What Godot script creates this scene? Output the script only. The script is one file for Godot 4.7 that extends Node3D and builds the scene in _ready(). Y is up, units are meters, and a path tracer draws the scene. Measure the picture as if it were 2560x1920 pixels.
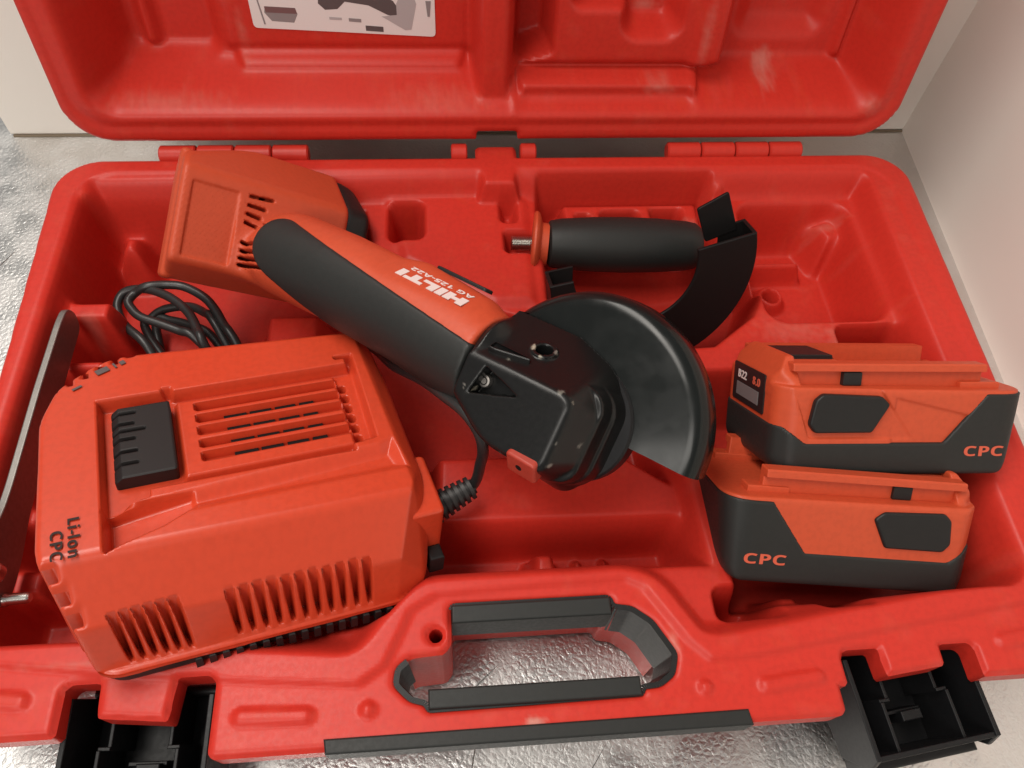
extends Node3D
# An open red tool case on an embossed metal bench: grinder, charger, two batteries,
# side handle, spare guard and pin wrench. Metres, y up; lengths in the builders are millimetres.

const MM := 0.001

# ---------------------------------------------------------------- mesh collector
class MB:
	var v := PackedVector3Array()
	var n := PackedVector3Array()
	var idx := PackedInt32Array()
	var col := PackedColorArray()
	func vert(p: Vector3, nn: Vector3) -> int:
		v.append(p); n.append(nn)
		return v.size() - 1
	func tri(a: int, b: int, c: int) -> void:
		var cr := (v[b] - v[a]).cross(v[c] - v[a])
		if cr.dot(n[a] + n[b] + n[c]) > 0.0:
			idx.append(a); idx.append(c); idx.append(b)
		else:
			idx.append(a); idx.append(b); idx.append(c)
	func quad(a: int, b: int, c: int, d: int) -> void:
		tri(a, b, c); tri(a, c, d)
	func flat_quad(a: Vector3, b: Vector3, c: Vector3, d: Vector3, nn: Vector3) -> void:
		quad(vert(a, nn), vert(b, nn), vert(c, nn), vert(d, nn))
	func add(o: MB, xf: Transform3D) -> void:
		var base := v.size()
		for i in o.v.size():
			v.append(xf * o.v[i]); n.append((xf.basis * o.n[i]).normalized())
		for i in o.idx: idx.append(base + i)
	func mesh(s := 1.0) -> ArrayMesh:
		var a := []
		a.resize(Mesh.ARRAY_MAX)
		if s != 1.0:
			for i in v.size(): v[i] = v[i] * s
		a[Mesh.ARRAY_VERTEX] = v
		a[Mesh.ARRAY_NORMAL] = n
		if col.size() == v.size(): a[Mesh.ARRAY_COLOR] = col
		a[Mesh.ARRAY_INDEX] = idx
		var m := ArrayMesh.new()
		m.add_surface_from_arrays(Mesh.PRIMITIVE_TRIANGLES, a)
		return m

class Field:
	var chips := []   # worn spots [point, radius, colour]
	var base := Color.WHITE
	func dist(_p: Vector3) -> float: return 0.0
	static func smin(a: float, b: float, k: float) -> float:
		var q := maxf(k - absf(a - b), 0.0) / k
		return minf(a, b) - q * q * k * 0.25
	static func smax(a: float, b: float, k: float) -> float:
		var q := maxf(k - absf(a - b), 0.0) / k
		return maxf(a, b) + q * q * k * 0.25
	static func sbox(p: Vector3, c: Vector3, hs: Vector3, r: float) -> float:
		var q := (p - c).abs() - hs + Vector3(r, r, r)
		return minf(maxf(q.x, maxf(q.y, q.z)), 0.0) + Vector3(maxf(q.x, 0), maxf(q.y, 0), maxf(q.z, 0)).length() - r
	static func scap(p: Vector3, a: Vector3, b: Vector3, ra: float, rb: float) -> float:
		var ab := b - a
		var t := clampf((p - a).dot(ab) / ab.length_squared(), 0.0, 1.0)
		return (p - a - ab * t).length() - lerpf(ra, rb, t)

# wear on the case: pale scuffs [x, z, half width, half height, strength, turn] and faint dust
class Tint:
	var base := Color(0.56, 0.034, 0.021)
	var scuffs := []
	var fz := FastNoiseLite.new()
	func _init(list: Array) -> void:
		scuffs = list
		fz.seed = 4
		fz.frequency = 0.05
		fz.fractal_octaves = 3
	func color(p: Vector3) -> Color:
		var c := base
		for s in scuffs:
			var q := Vector2((p.x - s[0]) / s[2], (p.z - s[1]) / s[3])
			if q.length_squared() > 4.0: continue
			q = q.rotated(s[5])
			var w: float = clampf(1.0 - q.length() + 0.5 * fz.get_noise_2d(p.x * 3.0, p.z * 3.0), 0.0, 1.0)
			c = c.lerp(Color(0.56, 0.26, 0.21), w * s[4])
		var k := clampf(fz.get_noise_2d(p.x * 0.7, p.z * 0.7) * 1.6 - 0.42, 0.0, 1.0)
		return c.lerp(Color(0.57, 0.08, 0.06), k * 0.35)

# ---------------------------------------------------------------- moulded sheet (height field with a cut outline)
class HF:
	var x0 := 0.0
	var z0 := 0.0
	var c := 1.0
	var nx := 0
	var nz := 0
	var h := PackedFloat32Array()
	var m := PackedFloat32Array()
	var front := 1e9     # beyond this z the sheet is only a flange, down to front_bottom
	var front_bottom := 0.0
	func _init(ax: float, az: float, bx: float, bz: float, cell: float, height: float) -> void:
		x0 = ax; z0 = az; c = cell
		nx = int((bx - ax) / cell) + 2
		nz = int((bz - az) / cell) + 2
		h.resize(nx * nz); h.fill(height)
		m.resize(nx * nz); m.fill(999.0)
	static func rr(px: float, pz: float, hx: float, hz: float, r: float) -> float:
		var qx := absf(px) - hx + r
		var qz := absf(pz) - hz + r
		return minf(maxf(qx, qz), 0.0) + Vector2(maxf(qx, 0.0), maxf(qz, 0.0)).length() - r
	static func pd(px: float, pz: float, p: PackedVector2Array) -> float:
		var d := 1e9
		var s := 1.0
		var k := p.size()
		var j := k - 1
		for i in k:
			var ex := p[j].x - p[i].x
			var ez := p[j].y - p[i].y
			var wx := px - p[i].x
			var wz := pz - p[i].y
			var t := clampf((wx * ex + wz * ez) / (ex * ex + ez * ez), 0.0, 1.0)
			var bx := wx - ex * t
			var bz := wz - ez * t
			d = minf(d, bx * bx + bz * bz)
			var c1 := pz >= p[i].y
			var c2 := pz < p[j].y
			var c3 := ex * wz > ez * wx
			if (c1 and c2 and c3) or (not c1 and not c2 and not c3): s = -s
			j = i
		return s * sqrt(d)
	# kind: -1 only lowers, 1 only raises, 0 sets
	func blend(i: int, d: float, kind: int, target: float, wall: float) -> void:
		if d >= 0.0: return
		var t := clampf(-d / wall, 0.0, 1.0)
		t = t * t * (3.0 - 2.0 * t)
		var g := h[i]
		var w := target
		if kind < 0: w = minf(g, target)
		elif kind > 0: w = maxf(g, target)
		h[i] = g + (w - g) * t
	func rect(kind: int, ax: float, az: float, bx: float, bz: float, r: float, target: float, wall: float, rot := 0.0, sx := 0.0, sz := 0.0) -> void:
		var cx := (ax + bx) * 0.5
		var cz := (az + bz) * 0.5
		var hx := (bx - ax) * 0.5
		var hz := (bz - az) * 0.5
		var e := Vector2(hx, hz).length()
		var cs := cos(rot)
		var sn := sin(rot)
		for iz in range(maxi(0, int((cz - e - z0) / c)), mini(nz, int((cz + e - z0) / c) + 2)):
			for ix in range(maxi(0, int((cx - e - x0) / c)), mini(nx, int((cx + e - x0) / c) + 2)):
				var dx := x0 + ix * c - cx
				var dz := z0 + iz * c - cz
				var lx := dx * cs + dz * sn
				var lz := -dx * sn + dz * cs
				blend(iz * nx + ix, rr(lx, lz, hx, hz, r), kind, target + lx * sx + lz * sz, wall)
	func poly(kind: int, pts: Array, target: float, wall: float, off := 0.0, sx := 0.0, sz := 0.0) -> void:
		var p := PackedVector2Array(pts)
		var lo := p[0]
		var hi := p[0]
		for q in p:
			lo = lo.min(q); hi = hi.max(q)
		lo -= Vector2(off, off); hi += Vector2(off, off)
		var mid := (lo + hi) * 0.5
		for iz in range(maxi(0, int((lo.y - z0) / c)), mini(nz, int((hi.y - z0) / c) + 2)):
			for ix in range(maxi(0, int((lo.x - x0) / c)), mini(nx, int((hi.x - x0) / c) + 2)):
				var px := x0 + ix * c
				var pz := z0 + iz * c
				blend(iz * nx + ix, pd(px, pz, p) - off, kind, target + (px - mid.x) * sx + (pz - mid.y) * sz, wall)
	func disc(kind: int, cx: float, cz: float, r: float, target: float, wall: float) -> void:
		for iz in range(maxi(0, int((cz - r - z0) / c)), mini(nz, int((cz + r - z0) / c) + 2)):
			for ix in range(maxi(0, int((cx - r - x0) / c)), mini(nx, int((cx + r - x0) / c) + 2)):
				blend(iz * nx + ix, Vector2(x0 + ix * c - cx, z0 + iz * c - cz).length() - r, kind, target, wall)
	# outline: add (cut = false) or remove a rounded box / polygon
	func shape(cut: bool, ax: float, az: float, bx: float, bz: float, r: float, taper := 0.0) -> void:
		var cx := (ax + bx) * 0.5
		var cz := (az + bz) * 0.5
		var hx := (bx - ax) * 0.5
		var hz := (bz - az) * 0.5
		var g := 12.0
		for iz in range(maxi(0, int((az - g - z0) / c)), mini(nz, int((bz + g - z0) / c) + 2)):
			for ix in range(maxi(0, int((ax - g - x0) / c)), mini(nx, int((bx + g - x0) / c) + 2)):
				var pz := z0 + iz * c - cz
				var d := rr(x0 + ix * c - cx, pz, hx - taper * pz, hz, r)
				var i := iz * nx + ix
				m[i] = maxf(m[i], -d) if cut else minf(m[i], d)
	func outline(cut: bool, pts: Array, off := 0.0) -> void:
		var p := PackedVector2Array(pts)
		var lo := p[0]
		var hi := p[0]
		for q in p:
			lo = lo.min(q); hi = hi.max(q)
		var g := 12.0
		for iz in range(maxi(0, int((lo.y - g - z0) / c)), mini(nz, int((hi.y + g - z0) / c) + 2)):
			for ix in range(maxi(0, int((lo.x - g - x0) / c)), mini(nx, int((hi.x + g - x0) / c) + 2)):
				var d := pd(x0 + ix * c, z0 + iz * c, p) - off
				var i := iz * nx + ix
				m[i] = maxf(m[i], -d) if cut else minf(m[i], d)
	func smooth(times: int) -> void:
		for k in times:
			var g := h.duplicate()
			for iz in range(1, nz - 1):
				var row := iz * nx
				for ix in range(1, nx - 1):
					var i := row + ix
					h[i] = 0.5 * g[i] + 0.125 * (g[i - 1] + g[i + 1] + g[i - nx] + g[i + nx])
	func round_edge(r: float) -> void:
		for i in m.size():
			var d := m[i]
			if d > -r:
				if d > 0.0: h[i] -= r
				else:
					var q := r + d
					h[i] -= r - sqrt(maxf(r * r - q * q, 0.0))
	func mesh(bottom: float, s: float, tint: Tint = null) -> ArrayMesh:
		var b := MB.new()
		var id := PackedInt32Array()
		id.resize(nx * nz); id.fill(-1)
		for iz in nz:
			for ix in nx:
				var i := iz * nx + ix
				if m[i] < 0.0:
					id[i] = b.vert(Vector3(x0 + ix * c, h[i], z0 + iz * c), _nrm(ix, iz))
		var ex := {}
		for iz in nz - 1:
			for ix in nx - 1:
				var i := iz * nx + ix
				var k := [i, i + 1, i + 1 + nx, i + nx]
				var ins := 0
				for q in k:
					if m[q] < 0.0: ins += 1
				if ins == 0: continue
				if ins == 4:
					b.quad(id[k[0]], id[k[1]], id[k[2]], id[k[3]])
					continue
				var pl := []
				var cross := []
				for e in 4:
					var p: int = k[e]
					var q: int = k[(e + 1) % 4]
					if m[p] < 0.0: pl.append(id[p])
					if (m[p] < 0.0) != (m[q] < 0.0):
						var key := mini(p, q) * 2 + (1 if absi(p - q) == nx else 0)
						if not ex.has(key):
							var lo := mini(p, q)
							var hi := maxi(p, q)
							var t := m[lo] / (m[lo] - m[hi])
							var pa := Vector3(x0 + (lo % nx) * c, h[lo], z0 + (lo / nx) * c)
							var pb := Vector3(x0 + (hi % nx) * c, h[hi], z0 + (hi / nx) * c)
							var nn := _nrm(lo % nx, lo / nx).lerp(_nrm(hi % nx, hi / nx), t).normalized()
							ex[key] = b.vert(pa.lerp(pb, t), nn)
						pl.append(ex[key]); cross.append(ex[key])
				for e in range(1, pl.size() - 1):
					b.tri(pl[0], pl[e], pl[e + 1])
				if cross.size() == 2:
					var pa := b.v[cross[0]]
					var pb := b.v[cross[1]]
					var na := _out(pa)
					var nb := _out(pb)
					var low := front_bottom if minf(pa.z, pb.z) > front else bottom
					b.quad(b.vert(pa, na), b.vert(pb, nb), b.vert(Vector3(pb.x, low, pb.z), nb), b.vert(Vector3(pa.x, low, pa.z), na))
		if tint:
			for p in b.v: b.col.append(tint.color(p))
		return b.mesh(s)
	func _at(ix: int, iz: int) -> float:
		return h[clampi(iz, 0, nz - 1) * nx + clampi(ix, 0, nx - 1)]
	func _nrm(ix: int, iz: int) -> Vector3:
		return Vector3(_at(ix - 1, iz) - _at(ix + 1, iz), 2.0 * c, _at(ix, iz - 1) - _at(ix, iz + 1)).normalized()
	func _out(p: Vector3) -> Vector3:
		var ix := clampi(int((p.x - x0) / c), 1, nx - 3)
		var iz := clampi(int((p.z - z0) / c), 1, nz - 3)
		var i := iz * nx + ix
		var g := Vector3(m[i + 1] + m[i + 1 + nx] - m[i] - m[i + nx], 0, m[i + nx] + m[i + nx + 1] - m[i] - m[i + 1])
		return g.normalized() if g.length() > 0.001 else Vector3.UP

# ---------------------------------------------------------------- distance field to mesh (surface nets on an adaptive set of cells)
func sdf_mesh(f: Field, lo: Vector3, hi: Vector3, cell: float, unit := MM) -> ArrayMesh:
	var top := cell * 16.0
	var NX := int(ceil((hi.x - lo.x) / top)) * 16 + 1
	var NY := int(ceil((hi.y - lo.y) / top)) * 16 + 1
	var NZ := int(ceil((hi.z - lo.z) / top)) * 16 + 1
	var stack := PackedInt32Array()
	for z in range(0, NZ - 1, 16):
		for y in range(0, NY - 1, 16):
			for x in range(0, NX - 1, 16):
				stack.append_array([x, y, z, 16])
	var leaves := PackedInt32Array()
	while stack.size() > 0:
		var k := stack.size() - 4
		var x := stack[k]
		var y := stack[k + 1]
		var z := stack[k + 2]
		var s := stack[k + 3]
		stack.resize(k)
		var hs := s * 0.5
		var d: float = f.dist(lo + Vector3(x + hs, y + hs, z + hs) * cell)
		if absf(d) > hs * cell * 1.85: continue
		if s == 1:
			leaves.append(x + NX * (y + NY * z))
			continue
		var q := s / 2
		for i in 8:
			stack.append_array([x + q * (i & 1), y + q * ((i >> 1) & 1), z + q * ((i >> 2) & 1), q])
	var val := {}
	var vid := {}
	var b := MB.new()
	var off := PackedInt32Array([0, 1, NX, NX + 1, NX * NY, NX * NY + 1, NX * NY + NX, NX * NY + NX + 1])
	var ed := [0, 1, 2, 3, 4, 5, 6, 7, 0, 2, 1, 3, 4, 6, 5, 7, 0, 4, 1, 5, 2, 6, 3, 7]
	var cv := PackedFloat32Array()
	cv.resize(8)
	for key in leaves:
		var x := key % NX
		var y := (key / NX) % NY
		var z := key / (NX * NY)
		var neg := 0
		for i in 8:
			var ck := key + off[i]
			if val.has(ck): cv[i] = val[ck]
			else:
				var d: float = f.dist(lo + Vector3(x + (i & 1), y + ((i >> 1) & 1), z + ((i >> 2) & 1)) * cell)
				val[ck] = d
				cv[i] = d
			if cv[i] < 0.0: neg += 1
		if neg == 0 or neg == 8: continue
		var acc := Vector3.ZERO
		var cnt := 0
		for e in 12:
			var i0: int = ed[e * 2]
			var i1: int = ed[e * 2 + 1]
			if (cv[i0] < 0.0) != (cv[i1] < 0.0):
				var t := cv[i0] / (cv[i0] - cv[i1])
				acc += Vector3(i0 & 1, (i0 >> 1) & 1, (i0 >> 2) & 1).lerp(Vector3(i1 & 1, (i1 >> 1) & 1, (i1 >> 2) & 1), t)
				cnt += 1
		var g := Vector3(cv[1] + cv[3] + cv[5] + cv[7] - cv[0] - cv[2] - cv[4] - cv[6], cv[2] + cv[3] + cv[6] + cv[7] - cv[0] - cv[1] - cv[4] - cv[5], cv[4] + cv[5] + cv[6] + cv[7] - cv[0] - cv[1] - cv[2] - cv[3])
		vid[key] = b.vert(lo + (Vector3(x, y, z) + acc / cnt) * cell, g.normalized())
	for key in vid:
		var x: int = key % NX
		var y: int = (key / NX) % NY
		var z: int = key / (NX * NY)
		var d0: float = val[key]
		for ax in 3:
			var step: int = off[[1, 2, 4][ax]]
			var d1: float = val.get(key + step, d0)
			if (d0 < 0.0) == (d1 < 0.0): continue
			var u: int = off[[2, 4, 1][ax]]
			var w: int = off[[4, 1, 2][ax]]
			if vid.has(key - u) and vid.has(key - w) and vid.has(key - u - w):
				b.quad(vid[key], vid[key - u], vid[key - u - w], vid[key - w])
	if f.chips.size():
		var fz := FastNoiseLite.new()
		fz.seed = 11
		fz.frequency = 0.35
		for p in b.v:
			var c := f.base
			for q in f.chips:
				var d: float = p.distance_to(q[0]) / q[1]
				if d < 1.6: c = c.lerp(q[2], clampf((1.0 - d + 0.9 * fz.get_noise_3dv(p)) * 2.0, 0.0, 1.0))
			b.col.append(c)
	return b.mesh(unit)

# ---------------------------------------------------------------- prisms, lathes, tubes, text
func arc_pts(cx: float, cz: float, r: float, a0: float, a1: float, k: int) -> Array:
	var o := []
	for i in k + 1:
		var a := deg_to_rad(lerpf(a0, a1, float(i) / k))
		o.append(Vector2(cx + r * cos(a), cz + r * sin(a)))
	return o

func rounded(pts: Array, r: float, k := 4) -> PackedVector2Array:
	var o := PackedVector2Array()
	var n := pts.size()
	for i in n:
		var p: Vector2 = pts[i]
		var a: Vector2 = pts[(i + n - 1) % n]
		var b: Vector2 = pts[(i + 1) % n]
		var q := minf(r, minf(p.distance_to(a), p.distance_to(b)) * 0.45)
		var s := p + (a - p).normalized() * q
		var e := p + (b - p).normalized() * q
		for j in k + 1:
			var t := float(j) / k
			o.append(s.lerp(p, t).lerp(p.lerp(e, t), t))
	return o

# polygon in (x, z), extruded along y from y0 to y1, top edge rounded by b (bottom edge by b2)
func prism(mb: MB, pts: PackedVector2Array, y0: float, y1: float, b := 0.0, b2 := 0.0) -> void:
	var n := pts.size()
	var area := 0.0
	for i in n: area += pts[i].cross(pts[(i + 1) % n])
	var p := pts.duplicate()
	if area < 0.0: p.reverse()
	var en := []
	for i in n:
		var d := (p[(i + 1) % n] - p[i]).normalized()
		en.append(Vector2(d.y, -d.x))
	var mit := []
	for i in n:
		var n1: Vector2 = en[(i + n - 1) % n]
		var n2: Vector2 = en[i]
		mit.append((n1 + n2) / maxf(1.0 + n1.dot(n2), 0.25))
	var rings := []   # [inset, y, tilt]
	if b2 > 0.0:
		for k in 4:
			var a := PI * 0.5 * (1.0 - k / 3.0)
			rings.append([b2 * (1.0 - cos(a)), y0 + b2 * (1.0 - sin(a)), -sin(a)])
	else: rings.append([0.0, y0, 0.0])
	if b > 0.0:
		for k in 4:
			var a := PI * 0.5 * k / 3.0
			rings.append([b * (1.0 - cos(a)), y1 - b * (1.0 - sin(a)), sin(a)])
	else: rings.append([0.0, y1, 0.0])
	for i in n:
		var j := (i + 1) % n
		var e: Vector2 = en[i]
		var na: Vector2 = e
		var nb: Vector2 = e
		if e.dot(en[(i + n - 1) % n]) > 0.75: na = (e + en[(i + n - 1) % n]).normalized()
		if e.dot(en[j]) > 0.75: nb = (e + en[j]).normalized()
		var last := []
		for r in rings:
			var pa: Vector2 = p[i] - mit[i] * r[0]
			var pb: Vector2 = p[j] - mit[j] * r[0]
			var cs := sqrt(maxf(0.0, 1.0 - r[2] * r[2]))
			var cur := [mb.vert(Vector3(pa.x, r[1], pa.y), Vector3(na.x * cs, r[2], na.y * cs)), mb.vert(Vector3(pb.x, r[1], pb.y), Vector3(nb.x * cs, r[2], nb.y * cs))]
			if last.size(): mb.quad(last[0], last[1], cur[1], cur[0])
			last = cur
	for side in [[b, y1, 1.0], [b2, y0, -1.0]]:
		var q := PackedVector2Array()
		for i in n: q.append(p[i] - mit[i] * side[0])
		var t := Geometry2D.triangulate_polygon(q)
		var ids := []
		for w in q: ids.append(mb.vert(Vector3(w.x, side[1], w.y), Vector3(0, side[2], 0)))
		for i in range(0, t.size(), 3): mb.tri(ids[t[i]], ids[t[i + 1]], ids[t[i + 2]])

func box_pts(ax: float, az: float, bx: float, bz: float) -> PackedVector2Array:
	return PackedVector2Array([Vector2(ax, az), Vector2(bx, az), Vector2(bx, bz), Vector2(ax, bz)])

func block(mb: MB, a: Vector3, b: Vector3, r := 0.6, corner := 0.0) -> void:
	var p := box_pts(a.x, a.z, b.x, b.z)
	if corner > 0.0: p = rounded(Array(p), corner)
	prism(mb, p, a.y, b.y, r, r)

# profile of (radius, height) turned about y, from angle a0 to a1 in degrees
func lathe(mb: MB, prof: Array, segs := 32, a0 := 0.0, a1 := 360.0, sharp := 0.8) -> void:
	var k := prof.size()
	for i in k - 1:
		var p: Vector2 = prof[i]
		var q: Vector2 = prof[i + 1]
		var d := (q - p).normalized()
		var nn := Vector2(d.y, -d.x)
		var n0 := nn
		var n1 := nn
		if i > 0:
			var e: Vector2 = (p - prof[i - 1]).normalized()
			var o := Vector2(e.y, -e.x)
			if o.dot(nn) > sharp: n0 = (o + nn).normalized()
		if i < k - 2:
			var e: Vector2 = (prof[i + 2] - q).normalized()
			var o := Vector2(e.y, -e.x)
			if o.dot(nn) > sharp: n1 = (o + nn).normalized()
		var last := []
		for s in segs + 1:
			var a := deg_to_rad(lerpf(a0, a1, float(s) / segs))
			var dir := Vector3(cos(a), 0, sin(a))
			var cur := [mb.vert(dir * p.x + Vector3(0, p.y, 0), dir * n0.x + Vector3(0, n0.y, 0)), mb.vert(dir * q.x + Vector3(0, q.y, 0), dir * n1.x + Vector3(0, n1.y, 0))]
			if last.size(): mb.quad(last[0], last[1], cur[1], cur[0])
			last = cur

func tube(mb: MB, ctrl: Array, r: float, segs := 12, per := 8) -> void:
	var cv := PackedVector3Array()
	var k := ctrl.size()
	for i in k - 1:
		var a: Vector3 = ctrl[maxi(i - 1, 0)]
		var b: Vector3 = ctrl[i]
		var c: Vector3 = ctrl[i + 1]
		var d: Vector3 = ctrl[mini(i + 2, k - 1)]
		for j in per: cv.append(b.cubic_interpolate(c, a, d, float(j) / per))
	cv.append(ctrl[k - 1])
	var up := Vector3.UP
	var last := []
	for i in cv.size():
		var t := (cv[mini(i + 1, cv.size() - 1)] - cv[maxi(i - 1, 0)]).normalized()
		var sd := t.cross(up).normalized()
		if sd.length() < 0.5: sd = t.cross(Vector3.RIGHT).normalized()
		up = sd.cross(t).normalized()
		var cur := []
		for s in segs:
			var a := TAU * s / segs
			var nn := sd * cos(a) + up * sin(a)
			cur.append(mb.vert(cv[i] + nn * r, nn))
		if last.size():
			for s in segs: mb.quad(last[s], last[(s + 1) % segs], cur[(s + 1) % segs], cur[s])
		last = cur

func frame(o: Vector3, x: Vector3, y: Vector3, z: Vector3) -> Transform3D:
	return Transform3D(Basis(x.normalized(), y.normalized(), z.normalized()), o)

var fonts := {}
func letters(s: String, height: float, depth: float, width := 0.0, bold := true) -> Mesh:
	if not fonts.has(bold):
		var sf := SystemFont.new()
		sf.font_names = PackedStringArray(["Droid Sans"])
		sf.font_weight = 700 if bold else 400
		fonts[bold] = sf
	var tm := TextMesh.new()
	tm.font = fonts[bold]
	tm.text = s
	tm.font_size = 64
	tm.pixel_size = 1.0 / 46.0
	tm.depth = depth / height
	tm.curve_step = 3.0
	var arr := tm.get_mesh_arrays()
	var lo := Vector3(1e9, 1e9, 1e9)
	var hi := -lo
	for p in arr[Mesh.ARRAY_VERTEX]:
		lo = lo.min(p); hi = hi.max(p)
	var ky := height / (hi.y - lo.y)
	var kx := ky if width == 0.0 else width / (hi.x - lo.x)
	var mid := (lo + hi) * 0.5
	var vs: PackedVector3Array = arr[Mesh.ARRAY_VERTEX]
	for i in vs.size():
		var p := vs[i] - mid
		vs[i] = Vector3(p.x * kx, p.y * ky, p.z * height) * MM
	arr[Mesh.ARRAY_VERTEX] = vs
	var am := ArrayMesh.new()
	am.add_surface_from_arrays(Mesh.PRIMITIVE_TRIANGLES, arr)
	return am

# ---------------------------------------------------------------- nodes
func thing(called: String, label: String, category: String, xf := Transform3D(), group := "") -> Node3D:
	var o := Node3D.new()
	o.name = called
	add_child(o, true)
	o.transform = xf
	o.set_meta("label", label)
	o.set_meta("category", category)
	if group: o.set_meta("group", group)
	return o

func part(called: String, mesh: Mesh, mat: Material, parent: Node, xf := Transform3D()) -> MeshInstance3D:
	var o := MeshInstance3D.new()
	o.name = called
	o.mesh = mesh
	o.material_override = mat
	o.transform = xf
	parent.add_child(o, true)
	return o

func structure(called: String, mesh: Mesh, mat: Material, label: String) -> MeshInstance3D:
	var o := part(called, mesh, mat, self)
	o.set_meta("kind", "structure")
	o.set_meta("label", label)
	return o

# ---------------------------------------------------------------- materials
var M := {}
var tex := {}
func noise_tex(seed_: int, freq: float, size: int, normal: float, kind := FastNoiseLite.TYPE_SIMPLEX_SMOOTH, oct := 4, ramp: Gradient = null) -> NoiseTexture2D:
	var fn := FastNoiseLite.new()
	fn.seed = seed_
	fn.noise_type = kind
	fn.frequency = freq
	fn.fractal_octaves = oct
	if kind == FastNoiseLite.TYPE_CELLULAR:
		fn.cellular_distance_function = FastNoiseLite.DISTANCE_EUCLIDEAN
		fn.cellular_return_type = FastNoiseLite.RETURN_DISTANCE2_SUB
		fn.cellular_jitter = 1.0
		fn.domain_warp_enabled = true
		fn.domain_warp_amplitude = 14.0
		fn.domain_warp_frequency = 0.03
	var t := NoiseTexture2D.new()
	t.width = size
	t.height = size
	t.seamless = true
	t.noise = fn
	if normal > 0.0:
		t.as_normal_map = true
		t.bump_strength = normal
	if ramp: t.color_ramp = ramp
	return t

func grad(a: Color, b: Color, p := 0.3, q := 0.7) -> Gradient:
	var g := Gradient.new()
	g.set_color(0, a); g.set_offset(0, p)
	g.set_color(1, b); g.set_offset(1, q)
	return g

func lin(r: float, g: float, b: float) -> Color:
	return Color(r, g, b).linear_to_srgb()

func plastic(c: Color, rough: float, grain := 0.25, spec := 0.5, wear := true, metal := 0.0) -> StandardMaterial3D:
	var m := StandardMaterial3D.new()
	m.albedo_color = c
	m.roughness = rough
	m.metallic = metal
	m.metallic_specular = spec
	m.uv1_triplanar = true
	m.uv1_scale = Vector3(31, 31, 31)
	if wear:
		m.albedo_texture = tex.blotch
		m.roughness_texture = tex.rough
		m.roughness_texture_channel = BaseMaterial3D.TEXTURE_CHANNEL_RED
		m.roughness = rough * 1.25
	if grain > 0.0:
		m.normal_enabled = true
		m.normal_texture = tex.grain
		m.normal_scale = grain
	return m

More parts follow.
